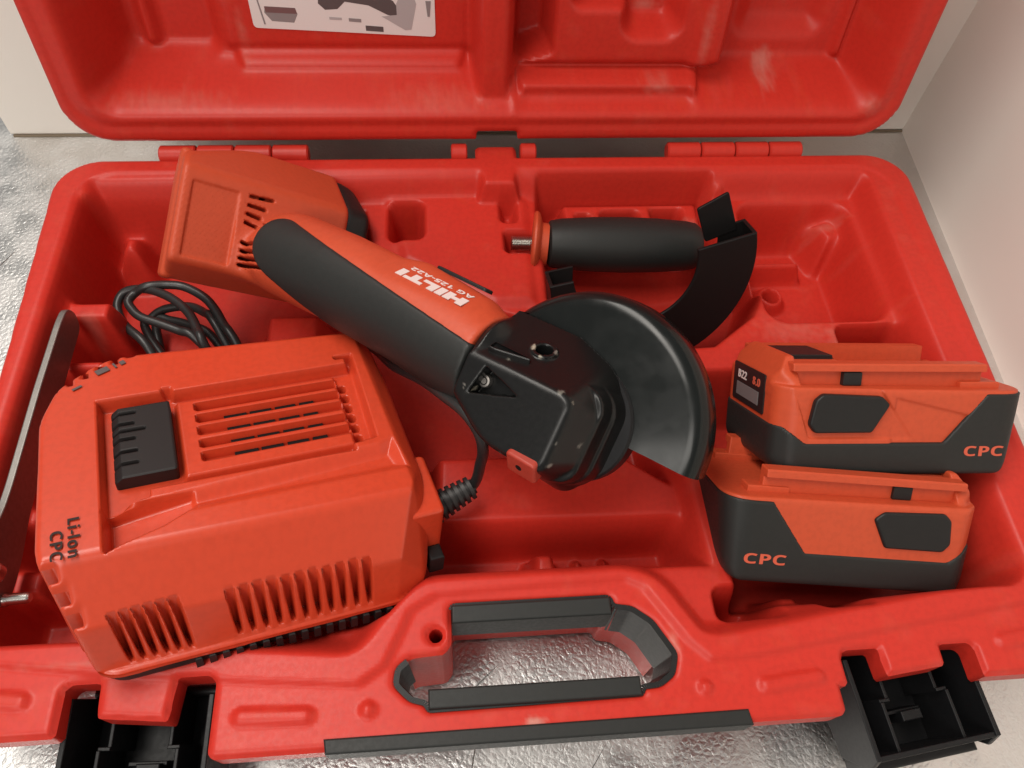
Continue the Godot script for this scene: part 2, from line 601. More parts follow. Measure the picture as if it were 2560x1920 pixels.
func make_materials() -> void:
	tex.blotch = noise_tex(3, 0.012, 512, 0.0, FastNoiseLite.TYPE_SIMPLEX_SMOOTH, 5, grad(Color(0.97, 0.97, 0.97), Color(1, 1, 1), 0.25, 0.6))
	tex.rough = noise_tex(9, 0.02, 512, 0.0, FastNoiseLite.TYPE_SIMPLEX_SMOOTH, 5, grad(Color(0.76, 0.76, 0.76), Color(0.86, 0.86, 0.86), 0.3, 0.7))
	tex.grain = noise_tex(5, 0.12, 512, 3.0, FastNoiseLite.TYPE_SIMPLEX_SMOOTH, 3)
	M.case = plastic(lin(0.56, 0.034, 0.021), 0.40, 0.10, 0.38)
	M.case.vertex_color_use_as_albedo = true
	M.red = plastic(lin(0.56, 0.034, 0.021), 0.40, 0.10, 0.38)
	M.charger = plastic(lin(0.57, 0.053, 0.019), 0.31, 0.05, 0.5)
	M.orange = plastic(lin(0.53, 0.072, 0.028), 0.46, 0.10, 0.42)
	M.battery = plastic(lin(0.55, 0.074, 0.027), 0.45, 0.10, 0.42)
	M.rubber = plastic(lin(0.018, 0.019, 0.018), 0.50, 0.16, 0.42)
	M.black = plastic(lin(0.014, 0.014, 0.014), 0.42, 0.1, 0.38)
	M.latch = plastic(lin(0.010, 0.010, 0.011), 0.40, 0.05, 0.35)
	M.cast = plastic(Color.WHITE, 0.30, 0.10, 0.40)
	M.cast.vertex_color_use_as_albedo = true
	M.cast_plain = plastic(lin(0.011, 0.0105, 0.0105), 0.30, 0.1, 0.40)
	tex.smear = noise_tex(31, 0.010, 512, 0.0, FastNoiseLite.TYPE_SIMPLEX_SMOOTH, 6, grad(Color(0.66, 0.66, 0.66), Color(0.95, 0.95, 0.95), 0.3, 0.7))
	M.guard = plastic(lin(0.008, 0.0095, 0.0092), 0.27, 0.0, 0.38)
	M.guard.roughness_texture = tex.smear
	M.guard.roughness = 0.27
	M.guard.uv1_scale = Vector3(9, 9, 9)
	M.cover = plastic(lin(0.009, 0.008, 0.008), 0.45, 0.08, 0.3)
	M.cord = plastic(lin(0.022, 0.022, 0.022), 0.38, 0.1, 0.5)
	M.dark = plastic(lin(0.008, 0.006, 0.006), 0.7, 0.0, 0.3, false)
	M.print_dark = plastic(lin(0.035, 0.022, 0.02), 0.6, 0.0, 0.3, false)
	M.print_white = plastic(lin(0.72, 0.62, 0.60), 0.5, 0.0, 0.4, false)
	M.print_orange = plastic(lin(0.62, 0.11, 0.06), 0.5, 0.0, 0.4, false)
	M.grey = plastic(lin(0.16, 0.15, 0.15), 0.5, 0.0, 0.4, false)
	M.print_base = plastic(lin(0.014, 0.0115, 0.0115), 0.5, 0.1, 0.4, false)
	M.latch_soft = plastic(lin(0.022, 0.020, 0.020), 0.48, 0.12)
	M.print_white_gloss = plastic(lin(0.74, 0.68, 0.66), 0.35, 0.0, 0.5, false)
	M.ink_dark = plastic(lin(0.10, 0.08, 0.08), 0.4, 0.0, 0.5, false)
	M.ink_mid = plastic(lin(0.25, 0.22, 0.22), 0.4, 0.0, 0.5, false)
	M.ink_light = plastic(lin(0.42, 0.38, 0.38), 0.4, 0.0, 0.5, false)
	M.ink_red = plastic(lin(0.17, 0.09, 0.09), 0.4, 0.0, 0.5, false)
	M.steel = plastic(lin(0.27, 0.25, 0.235), 0.45, 0.15, 0.5, true, 0.85)
	M.bright = plastic(lin(0.55, 0.53, 0.50), 0.25, 0.1, 0.5, true, 1.0)
	M.bare = plastic(lin(0.45, 0.42, 0.38), 0.5, 0.0, 0.5, false)

# ---------------------------------------------------------------- scene
func _ready() -> void:
	var cam := Camera3D.new()
	cam.name = "camera"
	add_child(cam)
	cam.fov = 53.075
	cam.near = 0.01
	cam.far = 20.0
	cam.transform = Transform3D(Basis(Vector3(0.99609, 0.05235, 0.07113), Vector3(0.03231, 0.53359, -0.84512), Vector3(-0.0822, 0.84412, 0.52982)).orthonormalized(), Vector3(-0.04, 0.445, 0.4181))
	cam.current = true
	var env := Environment.new()
	env.background_mode = Environment.BG_COLOR
	env.background_color = lin(0.62, 0.61, 0.585)
	env.background_energy_multiplier = 0.31
	env.tonemap_mode = Environment.TONE_MAPPER_LINEAR
	env.tonemap_exposure = 1.33
	env.sdfgi_enabled = true
	env.ssao_enabled = true
	env.ssil_enabled = true
	var we := WorldEnvironment.new()
	we.name = "world_environment"
	we.environment = env
	add_child(we)
	area_lamp("ceiling_lamp", Vector3(-0.5, 1.45, -0.02), Vector3(0.0, 0.05, 0.14), Vector2(0.35, 1.3), 1.5, lin(1.0, 0.94, 0.86))
	area_lamp("room_lamp", Vector3(-0.55, 1.0, 1.05), Vector3(0.0, 0.05, 0.2), Vector2(0.8, 0.4), 0.5, lin(1.0, 0.95, 0.88))
	make_materials()
	build_setting()
	build_case()
	build_grinder()
	build_charger()
	build_batteries()
	build_side_handle()
	build_spare_guard()
	build_wrench()

func area_lamp(called: String, at: Vector3, to: Vector3, size: Vector2, energy: float, c: Color) -> void:
	var l := AreaLight3D.new()
	l.name = called
	l.area_size = size
	l.light_energy = energy
	l.light_color = c
	l.shadow_enabled = true
	add_child(l)
	l.look_at_from_position(at, to, Vector3(0, 0, -1))

func build_setting() -> void:
	var mt := StandardMaterial3D.new()
	mt.albedo_color = lin(0.74, 0.735, 0.725)
	mt.metallic = 1.0
	mt.roughness = 0.55
	mt.uv1_triplanar = true
	mt.uv1_world_triplanar = true
	mt.uv1_scale = Vector3(5, 5, 5)
	mt.normal_enabled = true
	mt.normal_texture = noise_tex(21, 0.05, 1024, 9.0, FastNoiseLite.TYPE_CELLULAR, 2)
	mt.normal_scale = 0.17
	mt.roughness_texture = tex.smear
	mt.roughness_texture_channel = BaseMaterial3D.TEXTURE_CHANNEL_RED
	var mb := MB.new()
	block(mb, Vector3(-1200, -30, -900), Vector3(1200, 0, 1400), 0.0)
	var table := structure("table", mb.mesh(MM), mt, "embossed bare metal bench top under the red case")
	# long bright scratches in the sheet
	for q in [[-392, 62, 26, 0.04], [-372, 96, 18, -0.3], [-34, 372, 20, 1.35], [22, 386, 26, 0.9], [-8, 340, 9, 1.5], [-120, 392, 34, 0.2], [70, 392, 22, 2.2], [-380, 168, 30, 0.5], [-26, 330, 12, 0.7], [-360, 20, 14, 1.1]]:
		mb = MB.new()
		prism(mb, PackedVector2Array([Vector2(-q[2], -0.1), Vector2(0, -0.45), Vector2(q[2], 0.0), Vector2(0, 0.4)]), 0.1, 0.25)
		part("scratch", mb.mesh(MM), M.bright, table, Transform3D(Basis(Vector3.UP, q[3]), Vector3(q[0], 0, q[1]) * MM))
	var mw := plastic(lin(0.86, 0.82, 0.75), 0.45, 0.0, 0.4, false)
	mb = MB.new()
	block(mb, Vector3(-390, 0, -190), Vector3(377, 520, -117), 3.0)
	var back := structure("back_wall", mb.mesh(MM), mw, "cream painted wall behind the raised lid")
	mb = MB.new()
	prism(mb, PackedVector2Array([Vector2(379, -190), Vector2(460, -190), Vector2(460, 900), Vector2(304, 900)]), 0.0, 520.0, 3.0)
	var side := structure("side_wall", mb.mesh(MM), mw, "cream painted wall along the right side of the case")
	# old sealant along the foot of the walls
	var seal := plastic(lin(0.20, 0.16, 0.11), 0.7, 0.2, 0.4)
	mb = MB.new()
	tube(mb, [Vector3(378.6, 0.2, -117), Vector3(362, 0.4, 110), Vector3(350.4, 0.2, 270), Vector3(326, 0.3, 600)], 1.3, 8, 12)
	part("seal", mb.mesh(MM), seal, side)
	mb = MB.new()
	tube(mb, [Vector3(-388, 0.2, -116.6), Vector3(-200, 0.5, -116.4), Vector3(120, 0.2, -116.8), Vector3(377, 0.3, -116.5)], 1.3, 8, 12)
	part("seal", mb.mesh(MM), seal, back)

func build_case() -> void:
	var root := thing("tool_case", "open red moulded plastic tool case with raised lid and black carry handle", "tool case")
	# ---- lower shell
	var f := HF.new(-296, -12, 296, 380, 1.5, 75.0)
	f.front = 333.0
	f.front_bottom = 55.0
	f.shape(false, -287, -3, 287, 357, 30.0, 0.045)
	f.shape(false, -150, 290, 140, 370, 4.0)
	f.shape(true, -216.5, 335, -150, 420, 4.0)
	f.shape(true, 145, 341, 213, 420, 4.0)
	f.outline(false, [Vector2(-201, 325), Vector2(-167, 325), Vector2(-170, 352), Vector2(-199, 349)], 1.0)
	f.outline(false, [Vector2(164, 325), Vector2(196, 325), Vector2(194, 350), Vector2(166, 353)], 1.0)
	f.shape(false, -16, -16, 13, 10, 3.0)
	var hole := rounded([Vector2(-42.5, 309), Vector2(36, 309), Vector2(37, 313.5), Vector2(46, 315), Vector2(55, 322), Vector2(64, 338), Vector2(61, 347), Vector2(54, 351.5), Vector2(46, 352), Vector2(45, 355), Vector2(-54, 356), Vector2(-55, 353), Vector2(-62, 351), Vector2(-69, 344), Vector2(-68, 337), Vector2(-62, 332.5), Vector2(-46, 331.5), Vector2(-42.5, 327)], 2.0, 3)
	f.outline(true, Array(hole))
	f.outline(true, arc_pts(-50, 322.5, 3.4, 0, 340, 12))
	# flange step in front of the sealing ridge
	f.poly(-1, [Vector2(-300, 316), Vector2(-204, 329), Vector2(-132, 337), Vector2(-86, 341), Vector2(-75, 334), Vector2(-63, 309), Vector2(-50, 302), Vector2(0, 300), Vector2(45, 299), Vector2(55, 304), Vector2(72, 331), Vector2(81, 340), Vector2(96, 340), Vector2(246, 322), Vector2(300, 314), Vector2(300, 400), Vector2(-300, 400)], 71.0, 3.5)
	f.rect(1, -141, 350, -104, 358.5, 4.2, 73.4, 2.2, 0.04)
	f.rect(1, 100, 349.5, 134, 358, 4.2, 73.4, 2.2, -0.09)
	f.rect(1, -252, 336, -229, 345, 4.2, 73.4, 2.2, 0.1)
	f.rect(1, 223, 336, 256, 345, 4.2, 73.4, 2.2, -0.12)
	f.disc(1, -81, 354, 4.0, 73.6, 2.0)
	f.disc(1, 75, 354, 4.0, 73.6, 2.0)
	# outer rim: low bead
	f.rect(-1, -279, 9, 279, 420, 24, 73.6, 2.5)
	# basin
	var basin := [Vector2(-272, 14), Vector2(-20, 11), Vector2(16, 11), Vector2(262, 13), Vector2(266, 20), Vector2(258, 312), Vector2(150, 325), Vector2(88, 333), Vector2(77, 331), Vector2(60, 303), Vector2(46, 297), Vector2(-57, 298), Vector2(-72, 314), Vector2(-86, 332), Vector2(-125, 328), Vector2(-262, 311), Vector2(-274, 22)]
	f.poly(-1, Array(rounded(basin, 12.0, 3)), 57.0, 13.0)
	# left and front deep area (under charger, cord and grinder foot)
	f.rect(-1, -276, 22, -96, 318, 14, 6.0, 15.0)
	f.poly(-1, [Vector2(-120, 40), Vector2(-92, 28), Vector2(-84, 90), Vector2(30, 132), Vector2(90, 190), Vector2(96, 292), Vector2(-52, 292), Vector2(-72, 312), Vector2(-120, 318)], 6.0, 14.0)
	f.rect(1, -284, 98, -238, 126, 9, 58.0, 9.0)
	f.rect(1, -284, 136, -238, 158, 9, 50.0, 9.0)
	f.rect(1, -282, 228, -250, 252, 8, 42.0, 9.0)
	f.rect(1, -282, 262, -246, 290, 8, 40.0, 9.0)
	f.rect(1, -166, 92, -112, 150, 12, 37.0, 14.0)
	f.rect(1, -270, 22, -236, 60, 12, 40.0, 16.0)
	# plateau between foot and side handle with its small pocket
	f.poly(1, [Vector2(-84, 14), Vector2(22, 14), Vector2(21, 118), Vector2(-10, 118), Vector2(-70, 78)], 60.0, 8.0)
	f.rect(-1, -78, 24, -52, 60, 7, 22.0, 7.0)
	f.rect(-1, -2, 25, 12, 46, 4, 46.0, 5.0)
	f.poly(1, [Vector2(12, 60), Vector2(26, 62), Vector2(25, 122), Vector2(12, 122)], 57.5, 4.0)
	f.rect(1, -16, -16, 14, 28, 3, 75.0, 5.0)
	# side handle trough
	f.rect(-1, 24, 22, 152, 118, 10, 18.0, 12.0)
	f.rect(-1, 24, 11, 152, 40, 5, 30.0, 9.0)
	f.rect(1, 38, 16, 148, 52, 8, 52.0, 8.0)
	f.rect(-1, 52, 30, 64, 60, 3, 34.0, 5.0)
	f.rect(-1, 70, 27, 100, 62, 5, 26.0, 7.0)
	f.rect(-1, 106, 24, 132, 62, 5, 28.0, 8.0)
	f.rect(1, 120, 36, 136, 56, 6, 48.0, 6.0)
	f.rect(1, 22, 14, 36, 100, 6, 40.0, 8.0)
	f.rect(1, 150, 4, 162, 26, 4, 68.0, 7.0)
	# right rear pocket with the round boss
	f.rect(-1, 166, 26, 252, 136, 16, 14.0, 16.0)
	f.rect(1, 168, 56, 222, 72, 5, 34.0, 9.0)
	f.rect(1, 222, 24, 258, 62, 8, 44.0, 14.0, -0.35)
	f.disc(1, 192, 86, 13.0, 24.0, 6.0)
	f.disc(-1, 192, 86, 6.5, 6.0, 4.0)
	f.rect(1, 148, 112, 236, 136, 10, 34.0, 12.0)
	f.rect(1, 150, 122, 204, 168, 10, 47.0, 12.0)
	f.rect(-1, 208, 136, 254, 168, 8, 12.0, 10.0)
	f.rect(1, 108, 128, 160, 170, 8, 38.0, 10.0)
	# room for the spare guard cover
	f.poly(-1, [Vector2(40, 96), Vector2(150, 80), Vector2(174, 62), Vector2(176, 96), Vector2(160, 128), Vector2(128, 152), Vector2(70, 154), Vector2(40, 130)], 12.0, 10.0)
	f.rect(-1, 0, 53, 32, 73, 3, 42.0, 4.0)
	# battery bay
	f.rect(-1, 104, 168, 254, 316, 14, 2.5, 14.0)
	f.rect(1, 126, 298, 150, 322, 8, 42.0, 10.0)
	f.rect(1, 168, 306, 196, 324, 8, 40.0, 10.0)
	f.rect(1, 82, 306, 100, 330, 6, 48.0, 8.0)
	f.rect(-1, 92, 302, 128, 322, 6, 8.0, 7.0)
	f.rect(-1, 146, 304, 172, 320, 5, 16.0, 7.0)
	f.disc(1, 250, 290, 5, 44.0, 4.0)
	# plateau in front of the gear head and the channel before the carry handle
	f.poly(1, [Vector2(-56, 206), Vector2(60, 206), Vector2(102, 238), Vector2(104, 268), Vector2(-60, 266)], 45.0, 12.0)
	f.rect(1, -62, 274, 96, 300, 6, 24.0, 9.0)
	f.rect(-1, -44, 272, 0, 290, 5, 8.0, 7.0)
	f.rect(-1, 20, 266, 58, 286, 5, 7.0, 7.0)
	f.rect(1, -2, 268, 20, 292, 5, 40.0, 8.0)
	f.rect(1, 28, 268, 34, 280, 3, 26.0, 5.0)
	f.rect(1, 44, 268, 50, 280, 3, 26.0, 5.0)
	f.rect(1, 94, 208, 112, 300, 6, 40.0, 8.0)
	f.smooth(1)
	f.round_edge(3.5)
	var scuffs := [[-6.0, 364.0, 7.0, 3.0, 0.9, -0.5], [182.0, 140.0, 30.0, 14.0, 0.22, 0.3], [132.0, 42.0, 10.0, 7.0, 0.5, 0.0], [-258.0, 118.0, 6.0, 6.0, 0.35, 0.0], [238.0, 40.0, 14.0, 6.0, 0.3, 0.6], [-200.0, 327.0, 60.0, 2.0, 0.2, -0.1], [64.0, 333.0, 3.0, 9.0, 0.5, 0.5], [206.0, 152.0, 5.0, 18.0, 0.3, 0.2]]
	var mat: StandardMaterial3D = M.case
	mat.albedo_color = Color.WHITE
	part("lower_shell", f.mesh(3.0, MM, Tint.new(scuffs)), mat, root)
	# ---- carry handle liner and grip pads
	var mb := MB.new()
	var n := hole.size()
	for i in n:
		var a := hole[i]
		var b := hole[(i + 1) % n]
		if (a.x < -41.0 and a.y < 334.0 and b.x < -41.0 and b.y < 334.0 and a.y > 311.0): continue
		var e := (b - a).normalized()
		var ins := Vector2(-e.y, e.x)
		if not Geometry2D.is_point_in_polygon((a + b) * 0.5 + ins * 0.4, hole): ins = -ins
		var nn := Vector3(ins.x, 0, ins.y)
		var a1 := a - ins * 1.0
		var b1 := b - ins * 1.0
		var a2 := a + ins * 1.6
		var b2 := b + ins * 1.6
		mb.flat_quad(Vector3(a1.x, 70.6, a1.y), Vector3(b1.x, 70.6, b1.y), Vector3(b2.x, 70.0, b2.y), Vector3(a2.x, 70.0, a2.y), Vector3.UP)
		var a3 := a2 + ins * 3.0
		var b3 := b2 + ins * 3.0
		mb.flat_quad(Vector3(a2.x, 70.0, a2.y), Vector3(b2.x, 70.0, b2.y), Vector3(b3.x, 42, b3.y), Vector3(a3.x, 42, a3.y), nn)
	part("handle_liner", mb.mesh(MM), M.black, root)
	for q in [[-42.2, 309.2, 35.8, 318.0], [-53.8, 347.0, 44.8, 355.8]]:
		mb = MB.new()
		block(mb, Vector3(q[0], 48, q[1]), Vector3(q[2], 72.2, q[3]), 1.2)
		part("grip_pad", mb.mesh(MM), M.rubber, root)
	mb = MB.new()
	prism(mb, PackedVector2Array([Vector2(-100, 365), Vector2(93, 364.5), Vector2(94, 371.5), Vector2(-99, 371.5)]), 55.5, 72.2, 1.2)
	part("edge_strip", mb.mesh(MM), M.rubber, root)
	# ---- hinge knuckles
	for run in [[-230.0, 4], [121.0, 4], [-33.0, 1], [15.5, 1]]:
		for k in int(run[1]):
			mb = MB.new()
			var w := 25.0 if run[1] > 1 else 12.0
			lathe(mb, [Vector2(0, 0), Vector2(5.2, 0), Vector2(6.4, 1.0), Vector2(6.4, w - 1.8), Vector2(5.2, w - 0.8), Vector2(0, w - 0.8)], 20)
			var kx: float = run[0] + k * w
			part("hinge_knuckle", mb.mesh(MM), M.red, root, frame(Vector3(kx, 74.0, -7.5) * MM, Vector3(0, 1, 0), Vector3(1, 0, 0), Vector3(0, 0, -1)))
	# ---- latches
	for q in [[-185.5, 0.03], [182.0, -0.12]]:
		var latch := Node3D.new()
		latch.name = "latch"
		root.add_child(latch, true)
		latch.transform = Transform3D(Basis(Vector3.UP, -q[1]) * Basis(Vector3.RIGHT, 0.12), Vector3(q[0], 60, 340) * MM)
		latch_shell(latch)
	# ---- lid
	build_lid(root)

func latch_shell(latch: Node3D) -> void:
	var w := 31.5
	var mb := MB.new()
	# curved side cheeks
	for s in [-1.0, 1.0]:
		var cheek := PackedVector2Array([Vector2(0, 0), Vector2(-2, -34), Vector2(16, -40), Vector2(44, -36), Vector2(50, -10), Vector2(46, 0)])
		var t := MB.new()
		prism(t, cheek, -1.3, 1.3, 0.6, 0.6)
		# prism axes: x -> z, y -> x, z -> y
		mb.add(t, Transform3D(Basis(Vector3(0, 0, 1), Vector3(1, 0, 0), Vector3(0, 1, 0)), Vector3(s * w, 0, 0)))
	block(mb, Vector3(-w, -36, 44), Vector3(w, -1, 46.6), 0.6)
	block(mb, Vector3(-w, -38, 46), Vector3(w * 0.92, -16, 52), 2.0)
	block(mb, Vector3(-w, -38, -2), Vector3(w, -36, 46), 0.5)
	part("tray", mb.mesh(MM), M.latch, latch)
	for s in [-1.0, 1.0]:
		mb = MB.new()
		block(mb, Vector3(s * 17.5 - 0.9, -36, 22), Vector3(s * 17.5 + 0.9, -5, 45), 0.5)
		block(mb, Vector3(s * 13.5 - 0.9, -36, -2), Vector3(s * 13.5 + 0.9, -7, 21), 0.5)
		block(mb, Vector3(minf(s * 13.5, s * 17.5) - 0.8, -36, 20.5), Vector3(maxf(s * 13.5, s * 17.5) + 0.8, -6, 22.2), 0.5)
		part("rib", mb.mesh(MM), M.latch, latch)
	mb = MB.new()
	block(mb, Vector3(-13, -36, 2), Vector3(13, -10, 3.8), 0.5)
	block(mb, Vector3(-9, -36, 27), Vector3(9, -20, 29), 0.6)
	block(mb, Vector3(-4, -36, 28), Vector3(7, -16, 33), 0.8)
	part("rib", mb.mesh(MM), M.latch, latch)
	mb = MB.new()
	lathe(mb, [Vector2(0, -33), Vector2(2.6, -33), Vector2(2.6, 33), Vector2(0, 33)], 14)
	part("hinge_pin", mb.mesh(MM), M.latch_soft, latch, frame(Vector3(0, -30, -4) * MM, Vector3(0, 1, 0), Vector3(1, 0, 0), Vector3(0, 0, -1)))

func build_lid(root: Node3D) -> void:
	var f := HF.new(-290, -378, 290, -4, 2.0, 0.0)
	# field z runs against the lid's height
	f.shape(false, -283.5, -372, 283.5, -5.5, 28.0)
	f.shape(true, -15.2, -11.5, 13.2, 0, 1.5)
	f.rect(-1, -277, -366, 277, -14, 24, -1.2, 1.5)
	f.rect(1, -273, -362, 273, -18, 22, -0.2, 2.0)
	f.rect(-1, -266, -356, 266, -23, 20, -46.0, 24.0)
	f.rect(-1, -250, -340, -182, -42, 12, -56.0, 8.0)
	f.rect(1, -236, -340, -222, -46, 5, -47.0, 6.0)
	f.rect(1, -183, -340, -14, -46, 8, -42.0, 8.0)
	f.rect(1, -14, -350, 152, -40, 6, -25.0, 10.0)
	f.rect(-1, 46, -330, 124, -84, 8, -50.0, 8.0)
	f.rect(-1, 80, -330, 124, -64, 14, -50.0, 9.0)
	f.poly(-1, [Vector2(7, -330), Vector2(36, -330), Vector2(36, -56), Vector2(7, -46)], -57.5, 3.0)
	f.rect(1, 128, -350, 160, -42, 6, -18.0, 11.0)
	f.rect(-1, 162, -330, 232, -56, 14, -56.0, 16.0)
	f.disc(-1, 184, -112, 11.0, -57.5, 5.0)
	f.rect(1, 238, -350, 246, -44, 3, -26.0, 8.0)
	f.rect(1, 10, -46, 142, -22, 4, -9.0, 7.0)
	f.rect(-1, 14, -42, 136, -26, 4, -13.0, 5.0)
	f.rect(1, -176, -50, -20, -36, 4, -32.0, 8.0)
	f.rect(1, -18, -360, 12, -8, 3, -10.0, 7.0)
	f.rect(1, 9, -360, 12.5, -8, 1.5, 0.0, 2.0)
	f.smooth(2)
	f.round_edge(4.0)
	var scuffs := [[190.0, -42.0, 9.0, 10.0, 0.8, 0.0], [110.0, -38.0, 14.0, 6.0, 0.35, 0.0], [100.0, -78.0, 12.0, 4.0, 0.5, 0.3], [-220.0, -30.0, 50.0, 4.0, 0.25, 0.0], [-40.0, -30.0, 40.0, 6.0, 0.2, 0.0], [138.0, -70.0, 4.0, 30.0, 0.3, 0.1], [262.0, -30.0, 8.0, 8.0, 0.3, 0.0], [-168.0, -60.0, 4.0, 20.0, 0.25, 0.0]]
	var t := deg_to_rad(8.5)
	var xf := frame(Vector3(0, 0.078, -0.008), Vector3(1, 0, 0), Vector3(0, sin(t), cos(t)), Vector3(0, -cos(t), sin(t)))
	var lid := part("lid", f.mesh(-58.0, MM, Tint.new(scuffs)), M.case, root, xf)
	var mb := MB.new()
	prism(mb, rounded([Vector2(-283, -372), Vector2(283, -372), Vector2(283, -8), Vector2(-283, -8)], 28.0), -84.0, -58.0, 10.0, 8.0)
	part("lid_back", mb.mesh(MM), M.red, lid)
	# contents sticker
	mb = MB.new()
	prism(mb, rounded([Vector2(-159.5, -64), Vector2(-41, -58.5), Vector2(-41, -150), Vector2(-160.5, -150)], 3.0), -42.2, -41.4, 0.2)
	var st := part("contents_sticker", mb.mesh(MM), M.print_white_gloss, lid)
	var ink := [
		[[Vector2(-150, -78), Vector2(-131, -77), Vector2(-130, -73), Vector2(-133, -67.5), Vector2(-147, -68.5), Vector2(-151, -74)], M.ink_mid],
		[[Vector2(-150.5, -77.8), Vector2(-131, -76.8), Vector2(-130.2, -73.2), Vector2(-150, -74)], M.ink_red],
		[[Vector2(-116, -80), Vector2(-112, -76), Vector2(-104, -76.5), Vector2(-98, -82), Vector2(-102, -90), Vector2(-114, -92)], M.ink_dark],
		[[Vector2(-104, -82), Vector2(-84, -79), Vector2(-72, -73), Vector2(-66, -71.5), Vector2(-64, -76), Vector2(-68, -82), Vector2(-88, -92)], M.ink_dark],
		[[Vector2(-76, -72), Vector2(-66, -66), Vector2(-61, -63), Vector2(-57, -63.5), Vector2(-53, -80), Vector2(-58, -96), Vector2(-66, -80), Vector2(-66, -73)], M.ink_light],
		[[Vector2(-110, -71.5), Vector2(-102, -71), Vector2(-102, -69.4), Vector2(-110, -69.8)], M.ink_light],
		[[Vector2(-97.5, -70.8), Vector2(-89.5, -70.2), Vector2(-89.5, -68), Vector2(-97.5, -68.6)], M.ink_mid],
		[[Vector2(-87, -66), Vector2(-75.5, -65.2), Vector2(-75.5, -61.8), Vector2(-87, -62.6)], M.ink_dark],
		[[Vector2(-47, -82), Vector2(-43.5, -82), Vector2(-44.5, -72), Vector2(-46, -72)], M.ink_mid],
		[[Vector2(-154.6, -84), Vector2(-153.8, -84), Vector2(-151.4, -66.5), Vector2(-152.4, -66.5)], M.ink_mid]]
	for k in ink:
		mb = MB.new()
		prism(mb, PackedVector2Array(k[0]), -41.4, -41.35 + 0.02 * ink.find(k))
		part("printed_drawing", mb.mesh(MM), k[1], st)

# ---------------------------------------------------------------- grinder (x along the body, y out of the guard's face, z towards the viewer's side)
class HousingField extends Field:
	var fx := Basis(Vector3(0.3977, -0.91416, -0.07841), Vector3(-0.26189, -0.0312, -0.96459), Vector3(0.87935, 0.40415, -0.25182))
	var fo := Vector3(-250.43, 58.0, -11.1)
	var slots := [[21.5, 22.3, 36.0, 23.0], [21.0, 16.6, 32.0, 15.8], [20.8, 11.0, 29.5, 9.6], [20.5, 5.4, 27.5, 3.7], [20.0, -8.0, 27.3, -9.4], [20.2, -13.0, 28.8, -14.4], [20.3, -17.6, 30.5, -18.5], [20.4, -22.0, 34.0, -22.0]]
	func body(p: Vector3) -> float:
		var zc := -12.0 + 3.0 * clampf((-170.0 - p.x) / 60.0, 0.0, 1.0) + 4.0 * clampf((p.x + 110.0) / 60.0, 0.0, 1.0)
		var dy := p.y - 20.0
		var dz := p.z - zc
		var t := sqrt(dy * dy + dz * dz) - 27.9 - 0.2 * clampf((-130.0 - p.x) / 60.0, 0.0, 1.0)
		t = smax(smax(t, -230.0 - p.x - 0.25 * dy, 22.0), p.x + 52.0, 3.0)
		var bump := scap(p, Vector3(-114, 17, -23), Vector3(-72, 17, -21), 19.6, 18.5)
		t = smin(t, smax(bump, p.x + 60.0, 8.0), 8.0)
		var pl := dy * 0.5 - (p.z + 11.3) * 0.866 - 27.2 - maxf(0.0, absf(p.x + 88.0) - 44.0) * 0.12
		t = smax(t, pl, 2.0)
		var q := (p - fo) * fx      # into the foot's own axes
		var f := smax(smax(0.82 * (q.y - 31.0) + 0.574 * q.z, -0.966 * (q.y + 28.0) + 0.258 * q.z, 4.0), smax(q.z, -42.0 - q.z, 5.0), 5.0)
		f = smax(f, smax(-21.5 - q.x - 0.22 * q.z, q.x - 90.0 + 0.05 * q.z, 4.0), 5.0)
		f = smax(f, -0.36 * (q.x - 8.0) + 0.93 * (q.y - 51.0), 4.0)
		f = smin(f, sbox(q, Vector3(-13.0, 4.0, -37.0), Vector3(3.0, 42.0, 6.0), 2.5), 4.0)
		return smin(t, f, 15.0)
	func dist(p: Vector3) -> float:
		var d := body(p)
		if d > 12.0 or d < -12.0: return d
		var q := (p - fo) * fx
		if q.z > -12.0 and q.x < 50.0:
			d = smax(d, -sbox(q, Vector3(0.2, -0.5, 0.0), Vector3(14.4, 23.2, 1.3), 1.2), 1.2)
			if q.x > 14.0:
				for s in slots:
					var a := Vector2(s[0], s[1])
					var ab := Vector2(s[2], s[3]) - a
					var w := Vector2(q.x, q.y) - a
					var e := (w - ab * clampf(w.dot(ab) / ab.length_squared(), 0.0, 1.0)).length() - 1.05
					d = maxf(d, -maxf(e, -7.0 - q.z))
		return d

class GripField extends Field:
	var hs := HousingField.new()
	func dist(p: Vector3) -> float:
		var d := hs.body(p) - 1.1
		if d > 8.0: return d
		var zb := -27.2 + 0.092 * (p.x + 150.0)
		var r := smax(zb - p.z, -222.5 - p.x, 18.0)
		r = smax(r, -0.235 * (p.x + 205.0) + 0.972 * (p.z - 4.5), 18.0)
		r = smax(r, p.x + 43.0, 1.0)
		r = maxf(r, -8.0 - d)
		return smax(d, r, 1.6)

class FootCapField extends Field:
	var fx := Basis(Vector3(0.3977, -0.91416, -0.07841), Vector3(-0.26189, -0.0312, -0.96459), Vector3(0.87935, 0.40415, -0.25182))
	var fo := Vector3(-250.43, 58.0, -11.1)
	func dist(p: Vector3) -> float:
		var q := (p - fo) * fx
		var f := smax(smax(0.82 * (q.y - 30.0) + 0.574 * q.z, -0.966 * (q.y + 27.0) + 0.258 * q.z, 4.0), smax(q.z + 1.0, -41.0 - q.z, 5.0), 5.0)
		f = smax(f, smax(86.0 - q.x, q.x - 108.0 - 0.08 * q.z, 4.0), 8.0)
		return smax(f, 0.36 * (q.x - 100.0) + 0.93 * (q.y - 53.0), 4.0)

